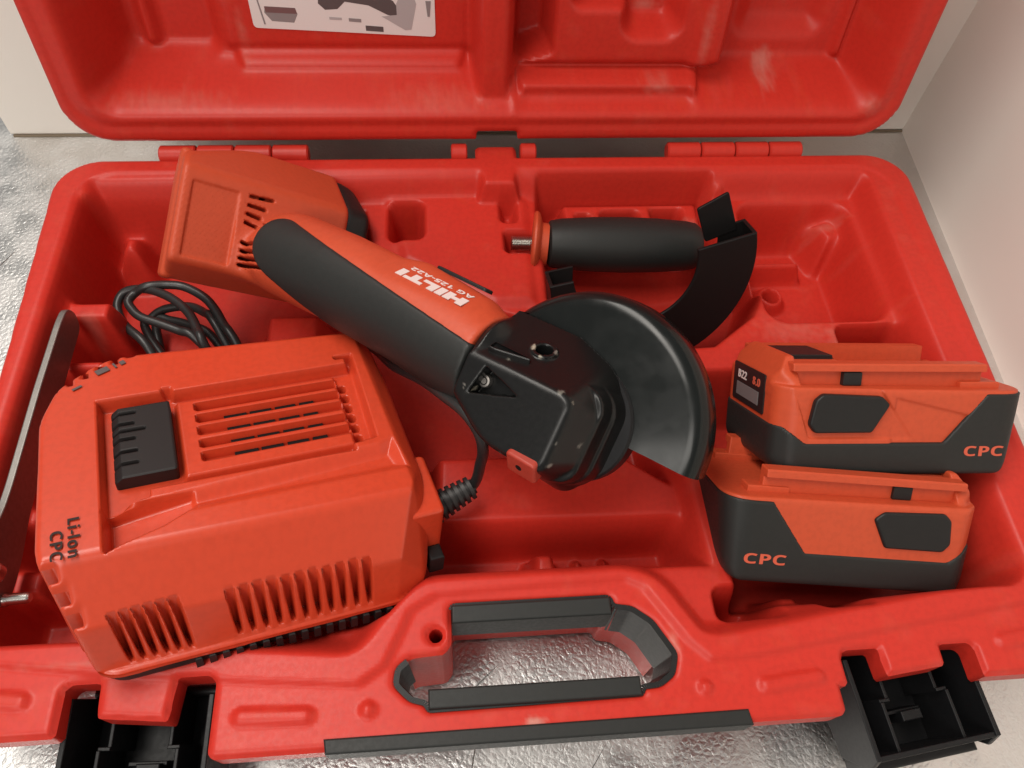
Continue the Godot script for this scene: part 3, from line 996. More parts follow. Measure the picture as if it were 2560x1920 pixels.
class HeadField extends Field:
	func _init() -> void:
		var w := Color(0.42, 0.38, 0.30)
		var g := Color(0.16, 0.15, 0.13)
		base = Color(0.011, 0.0105, 0.0105)
		chips = [[Vector3(14.5, 44.0, -17.5), 2.6, w], [Vector3(20.5, 30.0, -20.0), 2.2, w], [Vector3(27.0, 12.0, -25.0), 1.8, Color(0.4, 0.32, 0.14)], [Vector3(-46.0, 45.0, 3.0), 3.2, Color(0.6, 0.56, 0.5)], [Vector3(-44.0, 46.0, -8.0), 1.6, g], [Vector3(12.0, 44.0, 6.0), 1.6, g], [Vector3(14.0, 43.0, 18.0), 1.5, g], [Vector3(19.0, 31.0, 4.0), 1.7, g], [Vector3(20.0, 28.0, 16.0), 1.4, g], [Vector3(-12.0, 46.0, 26.0), 2.0, g], [Vector3(-30.0, 43.0, -20.0), 1.4, g], [Vector3(-4.0, 46.0, 8.0), 1.2, g], [Vector3(-39.0, 30.0, -26.0), 1.6, w], [Vector3(4.0, 45.5, -18.0), 2.0, g], [Vector3(-26.0, 30.5, -30.0), 2.4, w], [Vector3(-15.0, 26.0, -32.0), 2.2, g], [Vector3(-18.0, 34.0, -27.0), 1.6, w], [Vector3(-42.0, 44.0, 2.0), 2.6, w]]
	static func tri(x: float, z: float, ax: float, az: float, bx: float, bz: float, cx: float, cz: float) -> float:
		var p := Vector2(x, z)
		var a := Vector2(ax, az)
		var b := Vector2(bx, bz)
		var c := Vector2(cx, cz)
		var s := signf((b - a).cross(c - a))
		var e := (b - a).normalized()
		var f := (c - b).normalized()
		var g := (a - c).normalized()
		return maxf(-s * e.cross(p - a), maxf(-s * f.cross(p - b), -s * g.cross(p - c)))
	func hull(p: Vector3) -> float:
		var s := smax(0.48 * (p.y - 45.0) - 0.877 * (p.z + 18.0 - 0.0072 * (p.x + 10.0) * (45.0 - p.y)), 0.316 * (p.y - 45.0) + 0.949 * (p.z - 24.5), 3.0)
		var fr := smax(0.905 * (p.x - 13.5) + 0.426 * (p.y - 45.0), p.x - 23.5, 2.0)
		# nose corners cut back
		fr = smax(fr, 0.80 * (p.x - 12.0) + 0.60 * absf(p.z - 3.0) - 13.0 + 0.25 * (p.y - 40.0), 3.0)
		var d := smax(s, fr, 5.0)
		d = smax(d, p.y - 46.5 + 0.04 * (p.x - 13.0) , 3.0)
		d = smax(d, -0.52 * (p.x + 38.0) + 0.854 * (p.z - 17.5), 6.0)
		d = smax(d, maxf(-50.0 - p.x, 3.0 - p.y), 1.0)
		return d
	func dist(p: Vector3) -> float:
		var d := hull(p)
		# bearing flange below the nose, with its own step
		var q := Vector2(p.x - 1.0, p.z - 2.0)
		var ring := smax(HF.rr(p.x + 6.0, p.z - 2.5, 32.5, 29.0, 17.0) + 0.08 * (p.y - 8.0), absf(p.y - 9.0) - 7.5, 2.0)
		d = smin(d, ring, 1.2)
		var ring2 := smax(HF.rr(p.x + 6.0, p.z - 2.5, 29.5, 27.0, 13.0) + 0.10 * (p.y - 20.0), absf(p.y - 19.0) - 9.0, 2.0)
		d = smin(d, ring2, 1.2)
		# joint flange at the body
		var fl := sbox(p, Vector3(-48.0, 18.5, -9.0), Vector3(12.0, 30.2, 31.0), 25.0)
		fl = smax(fl, maxf(-59.0 - p.x, p.x + 37.0), 1.2)
		d = smin(d, fl, 3.0)
		# spindle neck
		d = smin(d, smax(q.length() - 21.0, absf(p.y) - 4.0, 1.0), 1.0)
		if d > 9.0 or d < -12.0: return d
		# triangular screw pockets in the top face
		var pk := maxf(HeadField.tri(p.x, p.z, -41.5, 4.5, -37.5, -12.0, -15.0, -5.5), 38.5 + 0.16 * (p.x + 41.0) - p.y)
		d = smax(d, -pk, 1.2)
		# threaded side hole with its collar
		var hn := Vector3(0.0, 0.514, -0.857)
		var hc := Vector3(-21.0, 27.0, -29.2)
		var w := p - hc
		var ax := w.dot(hn)
		var rad := (w - hn * ax).length()
		d = smin(d, maxf(rad - 7.2, absf(ax) - 1.6), 1.2)
		d = smax(d, -maxf(rad - 4.6, absf(ax) - 9.0), 0.8)
		return d

func build_grinder() -> void:
	var xf := frame(Vector3(23.02, 110.45, 230.59) * MM, Vector3(0.73635, 0.18258, 0.6515), Vector3(-0.54144, 0.73644, 0.40558), Vector3(-0.40574, -0.6514, 0.64113))
	var gu := 0.925 * MM
	var g := thing("angle_grinder", "orange and black cordless grinder with half round disc guard, lying across the case", "angle grinder", xf)
	part("housing", sdf_mesh(HousingField.new(), Vector3(-300, -62, -76), Vector3(-34, 100, 60), 1.25, gu), M.orange, g)
	part("grip", sdf_mesh(GripField.new(), Vector3(-232, -14, -44), Vector3(-36, 56, 24), 1.2, gu), M.rubber, g)
	part("foot_cap", sdf_mesh(FootCapField.new(), Vector3(-270, -50, -76), Vector3(-190, 10, 40), 1.6, gu), M.black, g)
	var head := part("gear_head", sdf_mesh(HeadField.new(), Vector3(-62, -14, -42), Vector3(40, 54, 42), 0.9, gu), M.cast, g)
	var mb := MB.new()
	for s in [Vector3(-38.5, 39.2, -3.5)]:
		lathe(mb, [Vector2(0, 3.4), Vector2(1.6, 3.4), Vector2(1.9, 1.4), Vector2(2.2, 3.2), Vector2(3.2, 2.9), Vector2(3.6, 2.0), Vector2(3.6, 0)], 16)
		part("screw", mb.mesh(gu), M.steel, head, Transform3D(Basis(), s * gu))
	mb = MB.new()
	prism(mb, rounded([Vector2(-10, -3.0), Vector2(-10, 3.6), Vector2(-6, 3.6), Vector2(13, -2.2), Vector2(12, -3.8)], 1.0), -3.0, 1.7, 0.9)
	part("cast_wedge", mb.mesh(gu), M.cast_plain, head, frame(Vector3(-33, 41.2, -21.6) * gu, Vector3(1, 0, 0), Vector3(0, 0.48, -0.877), Vector3(0, 0.877, 0.48)))
	# red lock lever on the lower corner of the head
	mb = MB.new()
	prism(mb, rounded([Vector2(-9, -7), Vector2(9, -7), Vector2(9, 7.5), Vector2(-9, 7.5)], 2.5), -3.0, 3.0, 1.4, 0.5)
	var clip := part("lock_lever", mb.mesh(gu), plastic(lin(0.40, 0.042, 0.024), 0.5, 0.1), g, frame(Vector3(1.0, 42.6, 24.0) * gu, Vector3(1, 0, 0), Vector3(0, 0.72, 0.694), Vector3(0, -0.694, 0.72)))
	mb = MB.new()
	prism(mb, PackedVector2Array(arc_pts(-1.0, 0.5, 1.9, 0, 330, 11)), 2.4, 3.05)
	part("pin_hole", mb.mesh(gu), M.dark, clip)
	# disc guard: flat plate, rolled rim, skirt
	mb = MB.new()
	var prof := [Vector2(18, 2.0), Vector2(40, 1.4), Vector2(44, 0.6), Vector2(62, 0.0), Vector2(65.8, -0.8), Vector2(68.6, -2.6), Vector2(70.4, -5.2), Vector2(71.2, -8.5), Vector2(71.4, -20), Vector2(70.4, -22.5), Vector2(69.2, -22.5), Vector2(69.0, -8.5), Vector2(66.6, -4.0), Vector2(62, -2.0), Vector2(40, -1.0), Vector2(18, 0.0)]
	prof.reverse()
	lathe(mb, prof, 80, -184, -1)
	for a in [-184.0, -1.0]:
		var t := deg_to_rad(a)
		var dir := Vector3(cos(t), 0, sin(t))
		var nn := Vector3(-dir.z, 0, dir.x) * (1.0 if a > -90.0 else -1.0)
		for i in 7:
			var p: Vector2 = prof[i]
			var q: Vector2 = prof[i + 1]
			var r: Vector2 = prof[15 - i]
			var s: Vector2 = prof[14 - i]
			mb.flat_quad(dir * p.x + Vector3(0, p.y, 0), dir * q.x + Vector3(0, q.y, 0), dir * s.x + Vector3(0, s.y, 0), dir * r.x + Vector3(0, r.y, 0), nn)
	var gm: StandardMaterial3D = M.guard
	part("disc_guard", mb.mesh(gu), gm, g)
	mb = MB.new()
	lathe(mb, [Vector2(0, -12), Vector2(33, -12), Vector2(34, -8), Vector2(34, 2.2), Vector2(32.8, 3.6), Vector2(0, 3.6)], 48)
	part("guard_collar", mb.mesh(gu), M.latch, g)
	mb = MB.new()
	lathe(mb, [Vector2(0, -19), Vector2(9, -19), Vector2(9, -14), Vector2(20, -14), Vector2(20, -11), Vector2(0, -11)], 32)
	part("spindle_nut", mb.mesh(gu), M.steel, g)
	# slide switch and lettering on the flank
	mb = MB.new()
	prism(mb, rounded([Vector2(-20, -3.2), Vector2(20, -3.2), Vector2(18, 3.2), Vector2(-18, 3.2)], 1.5), 0.0, 2.2, 0.8)
	part("slide_switch", mb.mesh(gu), M.black, g, frame(Vector3(-92, 14.0, -42.4) * gu, Vector3(1, 0, 0), Vector3(0, -0.08, -1), Vector3(0, 1, -0.08)))
	var nrm := Vector3(0, 0.5, -0.866)
	var up := Vector3(0, 0.866, 0.5)
	var axis := Vector3(0, 20, -11.3)
	mb = MB.new()
	for q in [[0, 0, 4.4, 6.6], [8.2, 0, 12.6, 6.6], [4.4, 2.2, 8.2, 4.4], [13.6, 0, 18.0, 6.6], [19.0, 0, 23.4, 6.6], [23.4, 0, 29.0, 2.2], [27.6, 4.4, 39.6, 6.6], [31.4, 0, 35.8, 4.4], [40.6, 0, 45.0, 6.6]]:
		prism(mb, PackedVector2Array([Vector2(q[0] - 22.5, -q[1] + 3.3), Vector2(q[2] - 22.5, -q[1] + 3.3), Vector2(q[2] - 22.5, -q[3] + 3.3), Vector2(q[0] - 22.5, -q[3] + 3.3)]), -0.3, 0.15)
	part("maker_lettering", mb.mesh(MM), M.print_white, g, frame((Vector3(-96, 0, 0) + axis + nrm * 27.3 + up * 1.6) * gu, Vector3(-1, 0, 0), nrm, -up))
	part("type_lettering", letters("AG 125-A22", 3.1, 0.16, 42.0), M.print_white, g, frame((Vector3(-95, 0, 0) + axis + nrm * 27.3 - up * 6.0) * gu, Vector3(-1, 0, 0), up, nrm))

# ---------------------------------------------------------------- charger
func build_charger() -> void:
	var cx := Basis.from_euler(Vector3.ZERO)
	cx = Basis(Vector3.UP, deg_to_rad(17.586)) * Basis(Vector3.RIGHT, deg_to_rad(-10.985)) * Basis(Vector3.BACK, deg_to_rad(-9.668))
	var u := 1.045 * MM
	var xf := Transform3D(cx, Vector3(-143.8, 110.6, 226.0) * MM)
	var g := thing("battery_charger", "red battery charger with a black contact block, vent slots and a coiled black power cord", "battery charger", xf)
	var f := HF.new(-90, -74, 86, 92, 0.65, 0.0)
	var plan := [Vector2(-29, -66), Vector2(48, -61), Vector2(70, -54), Vector2(76, -46), Vector2(78, -20), Vector2(77, 56), Vector2(72, 76), Vector2(64, 84.5), Vector2(-65, 82.5), Vector2(-71, 79), Vector2(-81, 56), Vector2(-82.5, 48), Vector2(-82, -24), Vector2(-75, -44), Vector2(-57, -58)]
	f.outline(false, Array(rounded(plan, 6.0, 4)))
	# vent nicks along the back edge and the left corners
	for i in 7:
		var t := i / 6.0
		var p := Vector2(-76, -42).lerp(Vector2(-36, -63.5), t)
		f.shape(true, p.x - 1.2, p.y - 4.0, p.x + 1.2, p.y + 0.4, 0.6)
	for i in 5: f.shape(true, -12.0 + i * 6.2, -70, -9.6 + i * 6.2, -62.2 - 0.4 * i + i * 0.7, 0.6)
	for i in 3: f.shape(true, 30.0 + i * 6.0, -70, 32.2 + i * 6.0, -60.6 + i * 0.6, 0.6)
	for iz in f.nz:
		for ix in f.nx:
			var i := iz * f.nx + ix
			var x := f.x0 + ix * f.c
			var z := f.z0 + iz * f.c
			var zz := z - 0.035 * x
			var y := 0.0
			# shoulders fall away at the back, the left and the right
			var back := -0.9 * maxf(0.0, -(z - 0.06 * x) - 56.0)
			var slope := -Field.smax(0.0, (zz - 56.5) * 1.28, 3.0)
			var face := -24.0 - (zz - 75.5) * 4.6
			y = Field.smax(-1.0 * Field.smin(slope, face, 1.0), 0.0, 0.01) * -1.0
			var side := -1.1 * maxf(0.0, x - 68.0 - 0.02 * z) 
			f.h[i] = y + Field.smin(back, side, 3.0)
	# left front corner facet
	for iz in f.nz:
		for ix in f.nx:
			var x := f.x0 + ix * f.c
			var z := f.z0 + iz * f.c
			var e := (-0.62 * (x + 72.0) + 0.78 * (z - 66.0))
			e = 0.90 * (x - 66.5) + 0.43 * (z - 60.0)
			if e > 0.0 and z > 40.0: f.h[iz * f.nx + ix] -= e * 1.5 * minf(1.0, (z - 40.0) / 20.0)
	for i in f.h.size(): f.h[i] = maxf(f.h[i], -49.6)
	# front of the raised rail block: lower deck and the wedge pocket on the left
	f.poly(-1, [Vector2(-30, 32), Vector2(60, 27), Vector2(68, 24), Vector2(73, 46), Vector2(-30, 44), Vector2(-34, 40)], -5.0, 7.0)
	f.poly(-1, [Vector2(-58.5, 33), Vector2(-58.5, 55.5), Vector2(-35, 48.5), Vector2(-22, 42), Vector2(-22, 33)], -9.5, 2.0, 0.0, 0.18)
	# battery seat
	f.poly(-1, [Vector2(-58.5, -31), Vector2(-31, -31), Vector2(-30, -33), Vector2(-26, -33), Vector2(-25, -30), Vector2(58, -30), Vector2(58, -33.5), Vector2(53, -33.5), Vector2(53, -36.5), Vector2(63, -37), Vector2(61, 23.5), Vector2(50, 25), Vector2(50, 29), Vector2(-39, 28), Vector2(-39, 32), Vector2(-58.5, 36)], -8.0, 1.8)
	f.rect(1, -26, -26.5, 52, 23.5, 1.5, -4.5, 2.0)
	# cooling ribs and the slots between them
	var zr := [-17.2, -9.4, -1.4, 6.8, 14.8]
	for i in 5:
		f.rect(-1, -17.0, zr[i] - 5.5, 51.0, zr[i] - 0.1, 0.8, -10.0, 0.7)
	var slits := []
	for i in 4:
		for k in 4:
			var a: float = [-4.8, 7.2, 19.2, 31.0][k] + i * 0.6
			var b: float = [5.7, 17.3, 29.0, 38.0][k] + i * 0.6
			slits.append([a, zr[i + 1] - 5.0, b, zr[i + 1] - 2.6])
	for i in 6: f.rect(-1, 51.0, -21.0 + i * 7.0, 55.5, -15.5 + i * 7.0, 2.0, -16.0, 1.5)
	# front vents
	for i in 6:
		var x0 := -61.5 + i * 4.6
		f.poly(-1, [Vector2(x0, 71), Vector2(x0 + 2.9, 71), Vector2(x0 + 6.6, 81.4), Vector2(x0 + 3.9, 81.4)], -49.0, 0.8, 0.35)
	for i in 11:
		var x0 := -17.0 + i * 5.8
		f.poly(-1, [Vector2(x0, 72.5 + 0.2 * i), Vector2(x0 + 3.0, 72.5 + 0.2 * i), Vector2(x0 + 5.0 - 0.15 * i, 82.3 + 0.2 * i), Vector2(x0 + 2.2 - 0.15 * i, 82.3 + 0.2 * i)], -48.0, 0.8, 0.35)
	for i in 3: f.shape(true, -92.0 + i * 2.6, 55.0 + i * 6.2, -75.6 + i * 2.6, 58.8 + i * 6.2, 0.6)
	f.round_edge(2.6)
	part("housing", f.mesh(-50.0, u), M.charger, g)
	for q in slits:
		var sb := MB.new()
		block(sb, Vector3(q[0], -10.4, q[1]), Vector3(q[2], -8.3, q[3]), 0.0)
		part("air_slot", sb.mesh(u), M.dark, g)
	# black contact block
	var k := HF.new(-54, -25, -26, 21, 0.5, -0.4)
	k.shape(false, -53.0, -23.4, -27.4, 19.4, 1.2)
	for q in [[-19.3, 11.0], [-12.5, 10.0], [-8.3, 14.5], [-3.0, 10.0], [4.3, 10.5], [11.6, 10.5]]:
		k.rect(-1, -56, q[0] - 0.9, -53.0 + q[1], q[0] + 0.9, 0.3, -5.0, 0.6)
	for iz in k.nz:
		for ix in k.nx:
			var x := k.x0 + ix * k.c
			if x < -49.5: k.h[iz * k.nx + ix] -= (-49.5 - x) * 0.9
	k.round_edge(0.6)
	part("contact_block", k.mesh(-9.0, u), M.print_base, g)
	var mb := MB.new()
	prism(mb, rounded([Vector2(-29, -65), Vector2(48, -60), Vector2(69, -53), Vector2(75, -46), Vector2(77, -20), Vector2(76, 56), Vector2(71, 75), Vector2(63, 83.3), Vector2(-63, 81.3), Vector2(-70, 77), Vector2(-79, 57), Vector2(-81, 48), Vector2(-81, -24), Vector2(-74, -44), Vector2(-56, -57)], 6.0), -61.0, -50.2, 0.0, 4.0)
	for i in 16: block(mb, Vector3(-34.0 + i * 5.6, -60.0, 76.5 + i * 0.1), Vector3(-31.0 + i * 5.6, -52.0, 84.0 + i * 0.1), 0.6)
	part("base", mb.mesh(u), M.print_base, g)
	# cable lug and ribbed strain relief
	mb = MB.new()
	block(mb, Vector3(64, -44, 31), Vector3(82, -12, 66), 2.0, 3.0)
	part("cable_lug", mb.mesh(u), M.charger, g)
	mb = MB.new()
	block(mb, Vector3(74, -50, 66), Vector3(81, -38, 74), 1.0)
	part("base_catch", mb.mesh(u), M.black, g)
	var inv := xf.affine_inverse()
	var a := Vector3(-54, 62, 257)
	var dirw := (Vector3(-27.5, 66, 243.5) - a).normalized()
	var side := dirw.cross(Vector3.UP).normalized()
	mb = MB.new()
	lathe(mb, [Vector2(0, 0), Vector2(7.4, 0), Vector2(6.0, 14), Vector2(4.2, 29), Vector2(0, 29)], 20)
	for i in 7: lathe(mb, [Vector2(4, 4.0 + i * 3.6), Vector2(8.6 - i * 0.35, 4.0 + i * 3.6), Vector2(8.6 - i * 0.35, 6.0 + i * 3.6), Vector2(4, 6.0 + i * 3.6)], 20)
	part("strain_relief", mb.mesh(MM), M.latch_soft, g, inv * frame(a * MM, side, dirw, side.cross(dirw)))
	mb = MB.new()
	tube(mb, [a, a + dirw * 27.0, Vector3(-25.0, 92.0, 243.4), Vector3(-24.2, 108.0, 243.3), Vector3(-26.6, 118.0, 238.8), Vector3(-32.8, 122.0, 230.5), Vector3(-42.2, 114.0, 216.3), Vector3(-54.4, 98.0, 195.7), Vector3(-71.0, 76.0, 171.6), Vector3(-89.9, 54.0, 142.6), Vector3(-118, 30, 146), Vector3(-155, 18, 150), Vector3(-176.1, 38.0, 120.3), Vector3(-182.4, 39.3, 111.4), Vector3(-188.6, 40.7, 100.6), Vector3(-196.9, 42.0, 90.7), Vector3(-210.1, 43.3, 82.8), Vector3(-221.3, 44.7, 82.0), Vector3(-232.6, 46.0, 84.1), Vector3(-240.9, 42.0, 85.7), Vector3(-244.4, 41.0, 91.8), Vector3(-242.0, 40.0, 97.0), Vector3(-235.6, 39.0, 103.2), Vector3(-223.1, 38.0, 108.3), Vector3(-210.7, 37.0, 113.5), Vector3(-200.3, 36.0, 118.6), Vector3(-184, 20, 136), Vector3(-196, 10, 150), Vector3(-216, 16, 142), Vector3(-230.4, 34.0, 121.9), Vector3(-245.4, 35.8, 107.4), Vector3(-251.4, 37.6, 96.0), Vector3(-251.3, 39.4, 88.5), Vector3(-247.3, 41.2, 84.0), Vector3(-238.3, 43.0, 83.5), Vector3(-227.3, 44.8, 87.1), Vector3(-214.2, 46.6, 95.6), Vector3(-202.2, 48.4, 108.1), Vector3(-194.2, 50.2, 122.7), Vector3(-189.2, 52.0, 133.2), Vector3(-182, 26, 150), Vector3(-196, 10, 158), Vector3(-214, 14, 136), Vector3(-239.4, 20.0, 99.0), Vector3(-235.3, 23.6, 92.1), Vector3(-226.3, 27.2, 88.1), Vector3(-210.2, 30.8, 89.2), Vector3(-198.2, 34.4, 97.2), Vector3(-189.1, 38.0, 108.3), Vector3(-172, 18, 138), Vector3(-166, 10, 156)], 2.9, 12, 7)
	tube(mb, [Vector3(-230, 12, 112), Vector3(-233.3, 22.0, 92.7), Vector3(-222.5, 23.3, 94.8), Vector3(-209.7, 24.7, 100.0), Vector3(-194.0, 26.0, 110.1), Vector3(-176, 12, 134)], 2.9, 12, 7)
	part("power_cord", mb.mesh(MM), M.cord, g, inv)
	# lettering and little symbols
	part("lettering", letters("Li-lon", 4.6 * 1.045, 0.12, 19.5 * 1.045), M.print_dark, g, frame(Vector3(-68.2, 0.03, 45.4) * u, Vector3(0, 0, 1), Vector3(1, 0, 0), Vector3(0, 1, 0)))
	part("lettering", letters("CPC", 4.6 * 1.045, 0.12, 14.5 * 1.045), M.print_dark, g, frame(Vector3(-74.4, 0.03, 48.0) * u, Vector3(0, 0, 1), Vector3(1, 0, 0), Vector3(0, 1, 0)))
	for q in [[-66.0, -41.0, 4.5, 1.2, 0.5], [-55.0, -50.5, 6.0, 3.4, 0.45], [-49.5, -53.0, 1.0, 3.4, 0.45], [-46.0, -54.4, 2.4, 2.6, 0.45]]:
		mb = MB.new()
		block(mb, Vector3(-q[2] * 0.5, -0.3, -q[3] * 0.5), Vector3(q[2] * 0.5, 0.14, q[3] * 0.5), 0.05)
		part("symbol", mb.mesh(u), M.ink_dark, g, Transform3D(Basis(Vector3.UP, q[4]), Vector3(q[0], 0.0, q[1]) * u))

# ---------------------------------------------------------------- batteries (x along the side, y towards the rails, z out of the lettered side)
class PackField extends Field:
	var shell := false
	func dist(p: Vector3) -> float:
		var z := absf(p.z + 40.0)
		var d := smax(smax(-65.0 - p.x, 0.989 * (p.x - 71.0) - 0.147 * (p.y - 42.0), 2.0), z - 40.0 , 6.0)
		d = smax(d, ((-p.x - 56.5) + (z - 40.0)) * 0.7071, 3.0)
		d = smax(d, ((p.x - 66.0) + (z - 38.0)) * 0.7071, 6.0)
		d = smax(d, -p.y, 3.0)
		d = smax(d, 0.7071 * (p.x - 64.0 - p.y), 6.0)
		d = smax(d, 0.7071 * (-p.x - 62.0 - p.y), 5.0)
		if not shell:
			d = smax(d, p.y - 46.5 + 0.012 * (p.x + 60.0), 1.2)
			# upper edge of the side leans in
			d = smax(d, 0.55 * (p.y - 45.5) + 0.835 * (z - 39.5), 1.5)
			# end block that carries the display
			var e := smax(smax(smax(-0.82 * (p.x + 64.0) + 0.57 * (p.y - 50.0), -65.0 - p.x, 1.0), p.x + 52.5, 1.0), smax(p.y - 60.5, 0.75 * (z - 30.5) + 0.66 * (p.y - 52.0), 1.0), 1.0)
			e = smax(e, ((-p.x - 57.0) + (z - 34.0)) * 0.7071, 2.0)
			e = smax(e, 40.0 - p.y, 1.0)
			d = smin(d, e, 1.0)
			if p.z > -14.0 and d > -6.0:
				# sunk field round the release button and the facet behind it
				var q := smax(smax(-0.8 * (p.x + 53.0) - 0.3 * (p.y - 33.0), p.x + 2.0 + 0.75 * (p.y - 33.0), 2.0), absf(p.y - 32.5) - 13.0, 1.5)
				d = smax(d, -maxf(q, -1.6 - p.z), 1.4)
				var w := maxf(0.22 * (p.x + 4.0) + 0.97 * (p.y - 41.0), maxf(-p.x - 2.0, -0.2 * (p.x) - 0.98 * (p.y - 18.0) - 6.0))
				d = smax(d, -maxf(w, -0.9 - p.z), 2.0)
		else:
			d -= 0.9
			var left := maxf(p.y - 25.0, 0.588 * (p.x + 61.0) + 0.809 * (p.y - 25.0))
			var right := maxf(-0.787 * (p.x - 26.0) + 0.617 * (p.y - 16.5), p.y - 43.5)
			var r := minf(p.y - 17.0, minf(left, right))
			d = smax(d, r, 0.5)
			d = maxf(d, -7.0 - d)
		return d

func build_batteries() -> void:
	var fa := PackField.new()
	var fb := PackField.new()
	fb.shell = true
	var lo := Vector3(-76, -3, -84)
	var hi := Vector3(76, 63, 4)
	var xu := Transform3D(Basis(Vector3.RIGHT, deg_to_rad(-45)) * Basis(Vector3.BACK, deg_to_rad(-2)), Vector3(193.2, 85.0, 256.1) * MM)
	var b := thing("battery", "black and orange tool battery lying on the other one, lettering at lower right", "battery", xu, "spare tool batteries")
	part("body", sdf_mesh(fa, lo, hi, 1.1), M.battery, b)
	part("lower_shell", sdf_mesh(fb, lo, hi, 1.0), M.rubber, b)
	var mb := MB.new()
	for s in [1.0, -1.0]:
		mb = MB.new()
		var zc: float = -40.0 + s * 27.0
		# L section: web and outward lip, drawn in (z, y) and run along x
		var sec := PackedVector2Array([Vector2(-3 * s, 45), Vector2(2.5 * s, 45), Vector2(2.5 * s, 53), Vector2(6.5 * s, 54), Vector2(6.5 * s, 57.2), Vector2(5.6 * s, 58), Vector2(-3 * s, 58)])
		var t := MB.new()
		prism(t, sec, -57.0, 50.0, 0.8, 0.8)
		mb.add(t, Transform3D(Basis(Vector3(0, 0, 1), Vector3(1, 0, 0), Vector3(0, 1, 0)), Vector3(0, 0, zc)))
		block(mb, Vector3(36, 44, zc - 4), Vector3(58, 48.4, zc + 6), 0.8)
		part("rail", mb.mesh(MM), M.battery, b)
		mb = MB.new()
		block(mb, Vector3(-29, 46, zc + s * 2.0 - 2.4), Vector3(-19, 53.5, zc + s * 3.0 + 2.8), 0.8)
		part("contact", mb.mesh(MM), M.black, b)
	mb = MB.new()
	block(mb, Vector3(-56, 44, -58), Vector3(-25, 57.0, -22), 1.0)
	part("terminal_block", mb.mesh(MM), M.battery, b)
	mb = MB.new()
	block(mb, Vector3(-52, 56, -55), Vector3(-27, 59.4, -25), 0.6)
	part("terminal_cover", mb.mesh(MM), M.print_base, b)
	mb = MB.new()
	block(mb, Vector3(-25.2, 49, -44), Vector3(-22.5, 56.5, -32), 0.4)
	part("terminal_slot", mb.mesh(MM), M.dark, b)
	for s in [1.0, -1.0]:
		mb = MB.new()
		var ys := -1.0 if s > 0.0 else 1.0
		prism(mb, rounded([Vector2(-49, ys * 27), Vector2(-47, ys * 40), Vector2(-43, ys * 43.5), Vector2(-11, ys * 42.2), Vector2(-6.2, ys * 38), Vector2(-14.6, ys * 22.8), Vector2(-45.5, ys * 22.6)], 1.6), -4.0, 1.6, 1.3)
		part("release_button", mb.mesh(MM), M.black, b, Transform3D(Basis(Vector3(1, 0, 0), Vector3(0, 0, 1), Vector3(0, -1, 0)), Vector3.ZERO) if s > 0.0 else Transform3D(Basis(Vector3(1, 0, 0), Vector3(0, 0, -1), Vector3(0, 1, 0)) , Vector3(0, 0, -80) * MM))
	part("lettering", letters("CPC", 5.6, 0.5, 22.0), M.print_orange, b, frame(Vector3(49.0, 12.6, 0.95) * MM, Vector3(1, 0, 0), Vector3(0, 1, 0), Vector3(0, 0, 1)))
	# charge display on the end
	mb = MB.new()
	prism(mb, rounded([Vector2(-64, -27), Vector2(-20, -27), Vector2(-20, -49), Vector2(-64, -49)], 1.5), 0.0, 0.7, 0.2)
	var sc := part("display_panel", mb.mesh(MM), M.print_base, b, frame(Vector3(-65.0, 0, 0) * MM, Vector3(0, 0, 1), Vector3(-1, 0, 0), Vector3(0, -1, 0)))
	part("lettering", letters("B22", 4.6, 0.3, 12.0), M.print_white, sc, frame(Vector3(-51, 0.75, -43) * MM, Vector3(1, 0, 0), Vector3(0, 0, -1), Vector3(0, 1, 0)))
	part("lettering", letters("8.0", 4.6, 0.3, 10.0), M.print_orange, sc, frame(Vector3(-31, 0.75, -43) * MM, Vector3(1, 0, 0), Vector3(0, 0, -1), Vector3(0, 1, 0)))
	mb = MB.new()
	block(mb, Vector3(-58, 0.6, -38), Vector3(-27, 0.95, -30.5), 0.1)
	part("charge_bar", mb.mesh(MM), M.grey, sc)
	var c := b.duplicate()
	c.name = "battery_001"
	add_child(c, true)
	var ml := Basis(Vector3.UP, deg_to_rad(-3)) * Basis(Vector3.RIGHT, deg_to_rad(-45)) * Basis(Vector3.BACK, deg_to_rad(-4))
	# the same pack turned end for end: its other lettered side faces out
	c.transform = Transform3D(ml * Basis(Vector3.UP, PI), Vector3.ZERO)
	c.position = Vector3(174.4, 60.0, 308.8) * MM + ml * Vector3(-11, 0, -80) * MM
	c.set_meta("label", "black and orange tool battery under the other, its lettering at the lower left")
	for o in c.get_children():
		if String(o.name) == "lettering":
			o.transform = frame(Vector3(47.0, 12.6, -80.95) * MM, Vector3(-1, 0, 0), Vector3(0, 1, 0), Vector3(0, 0, -1))

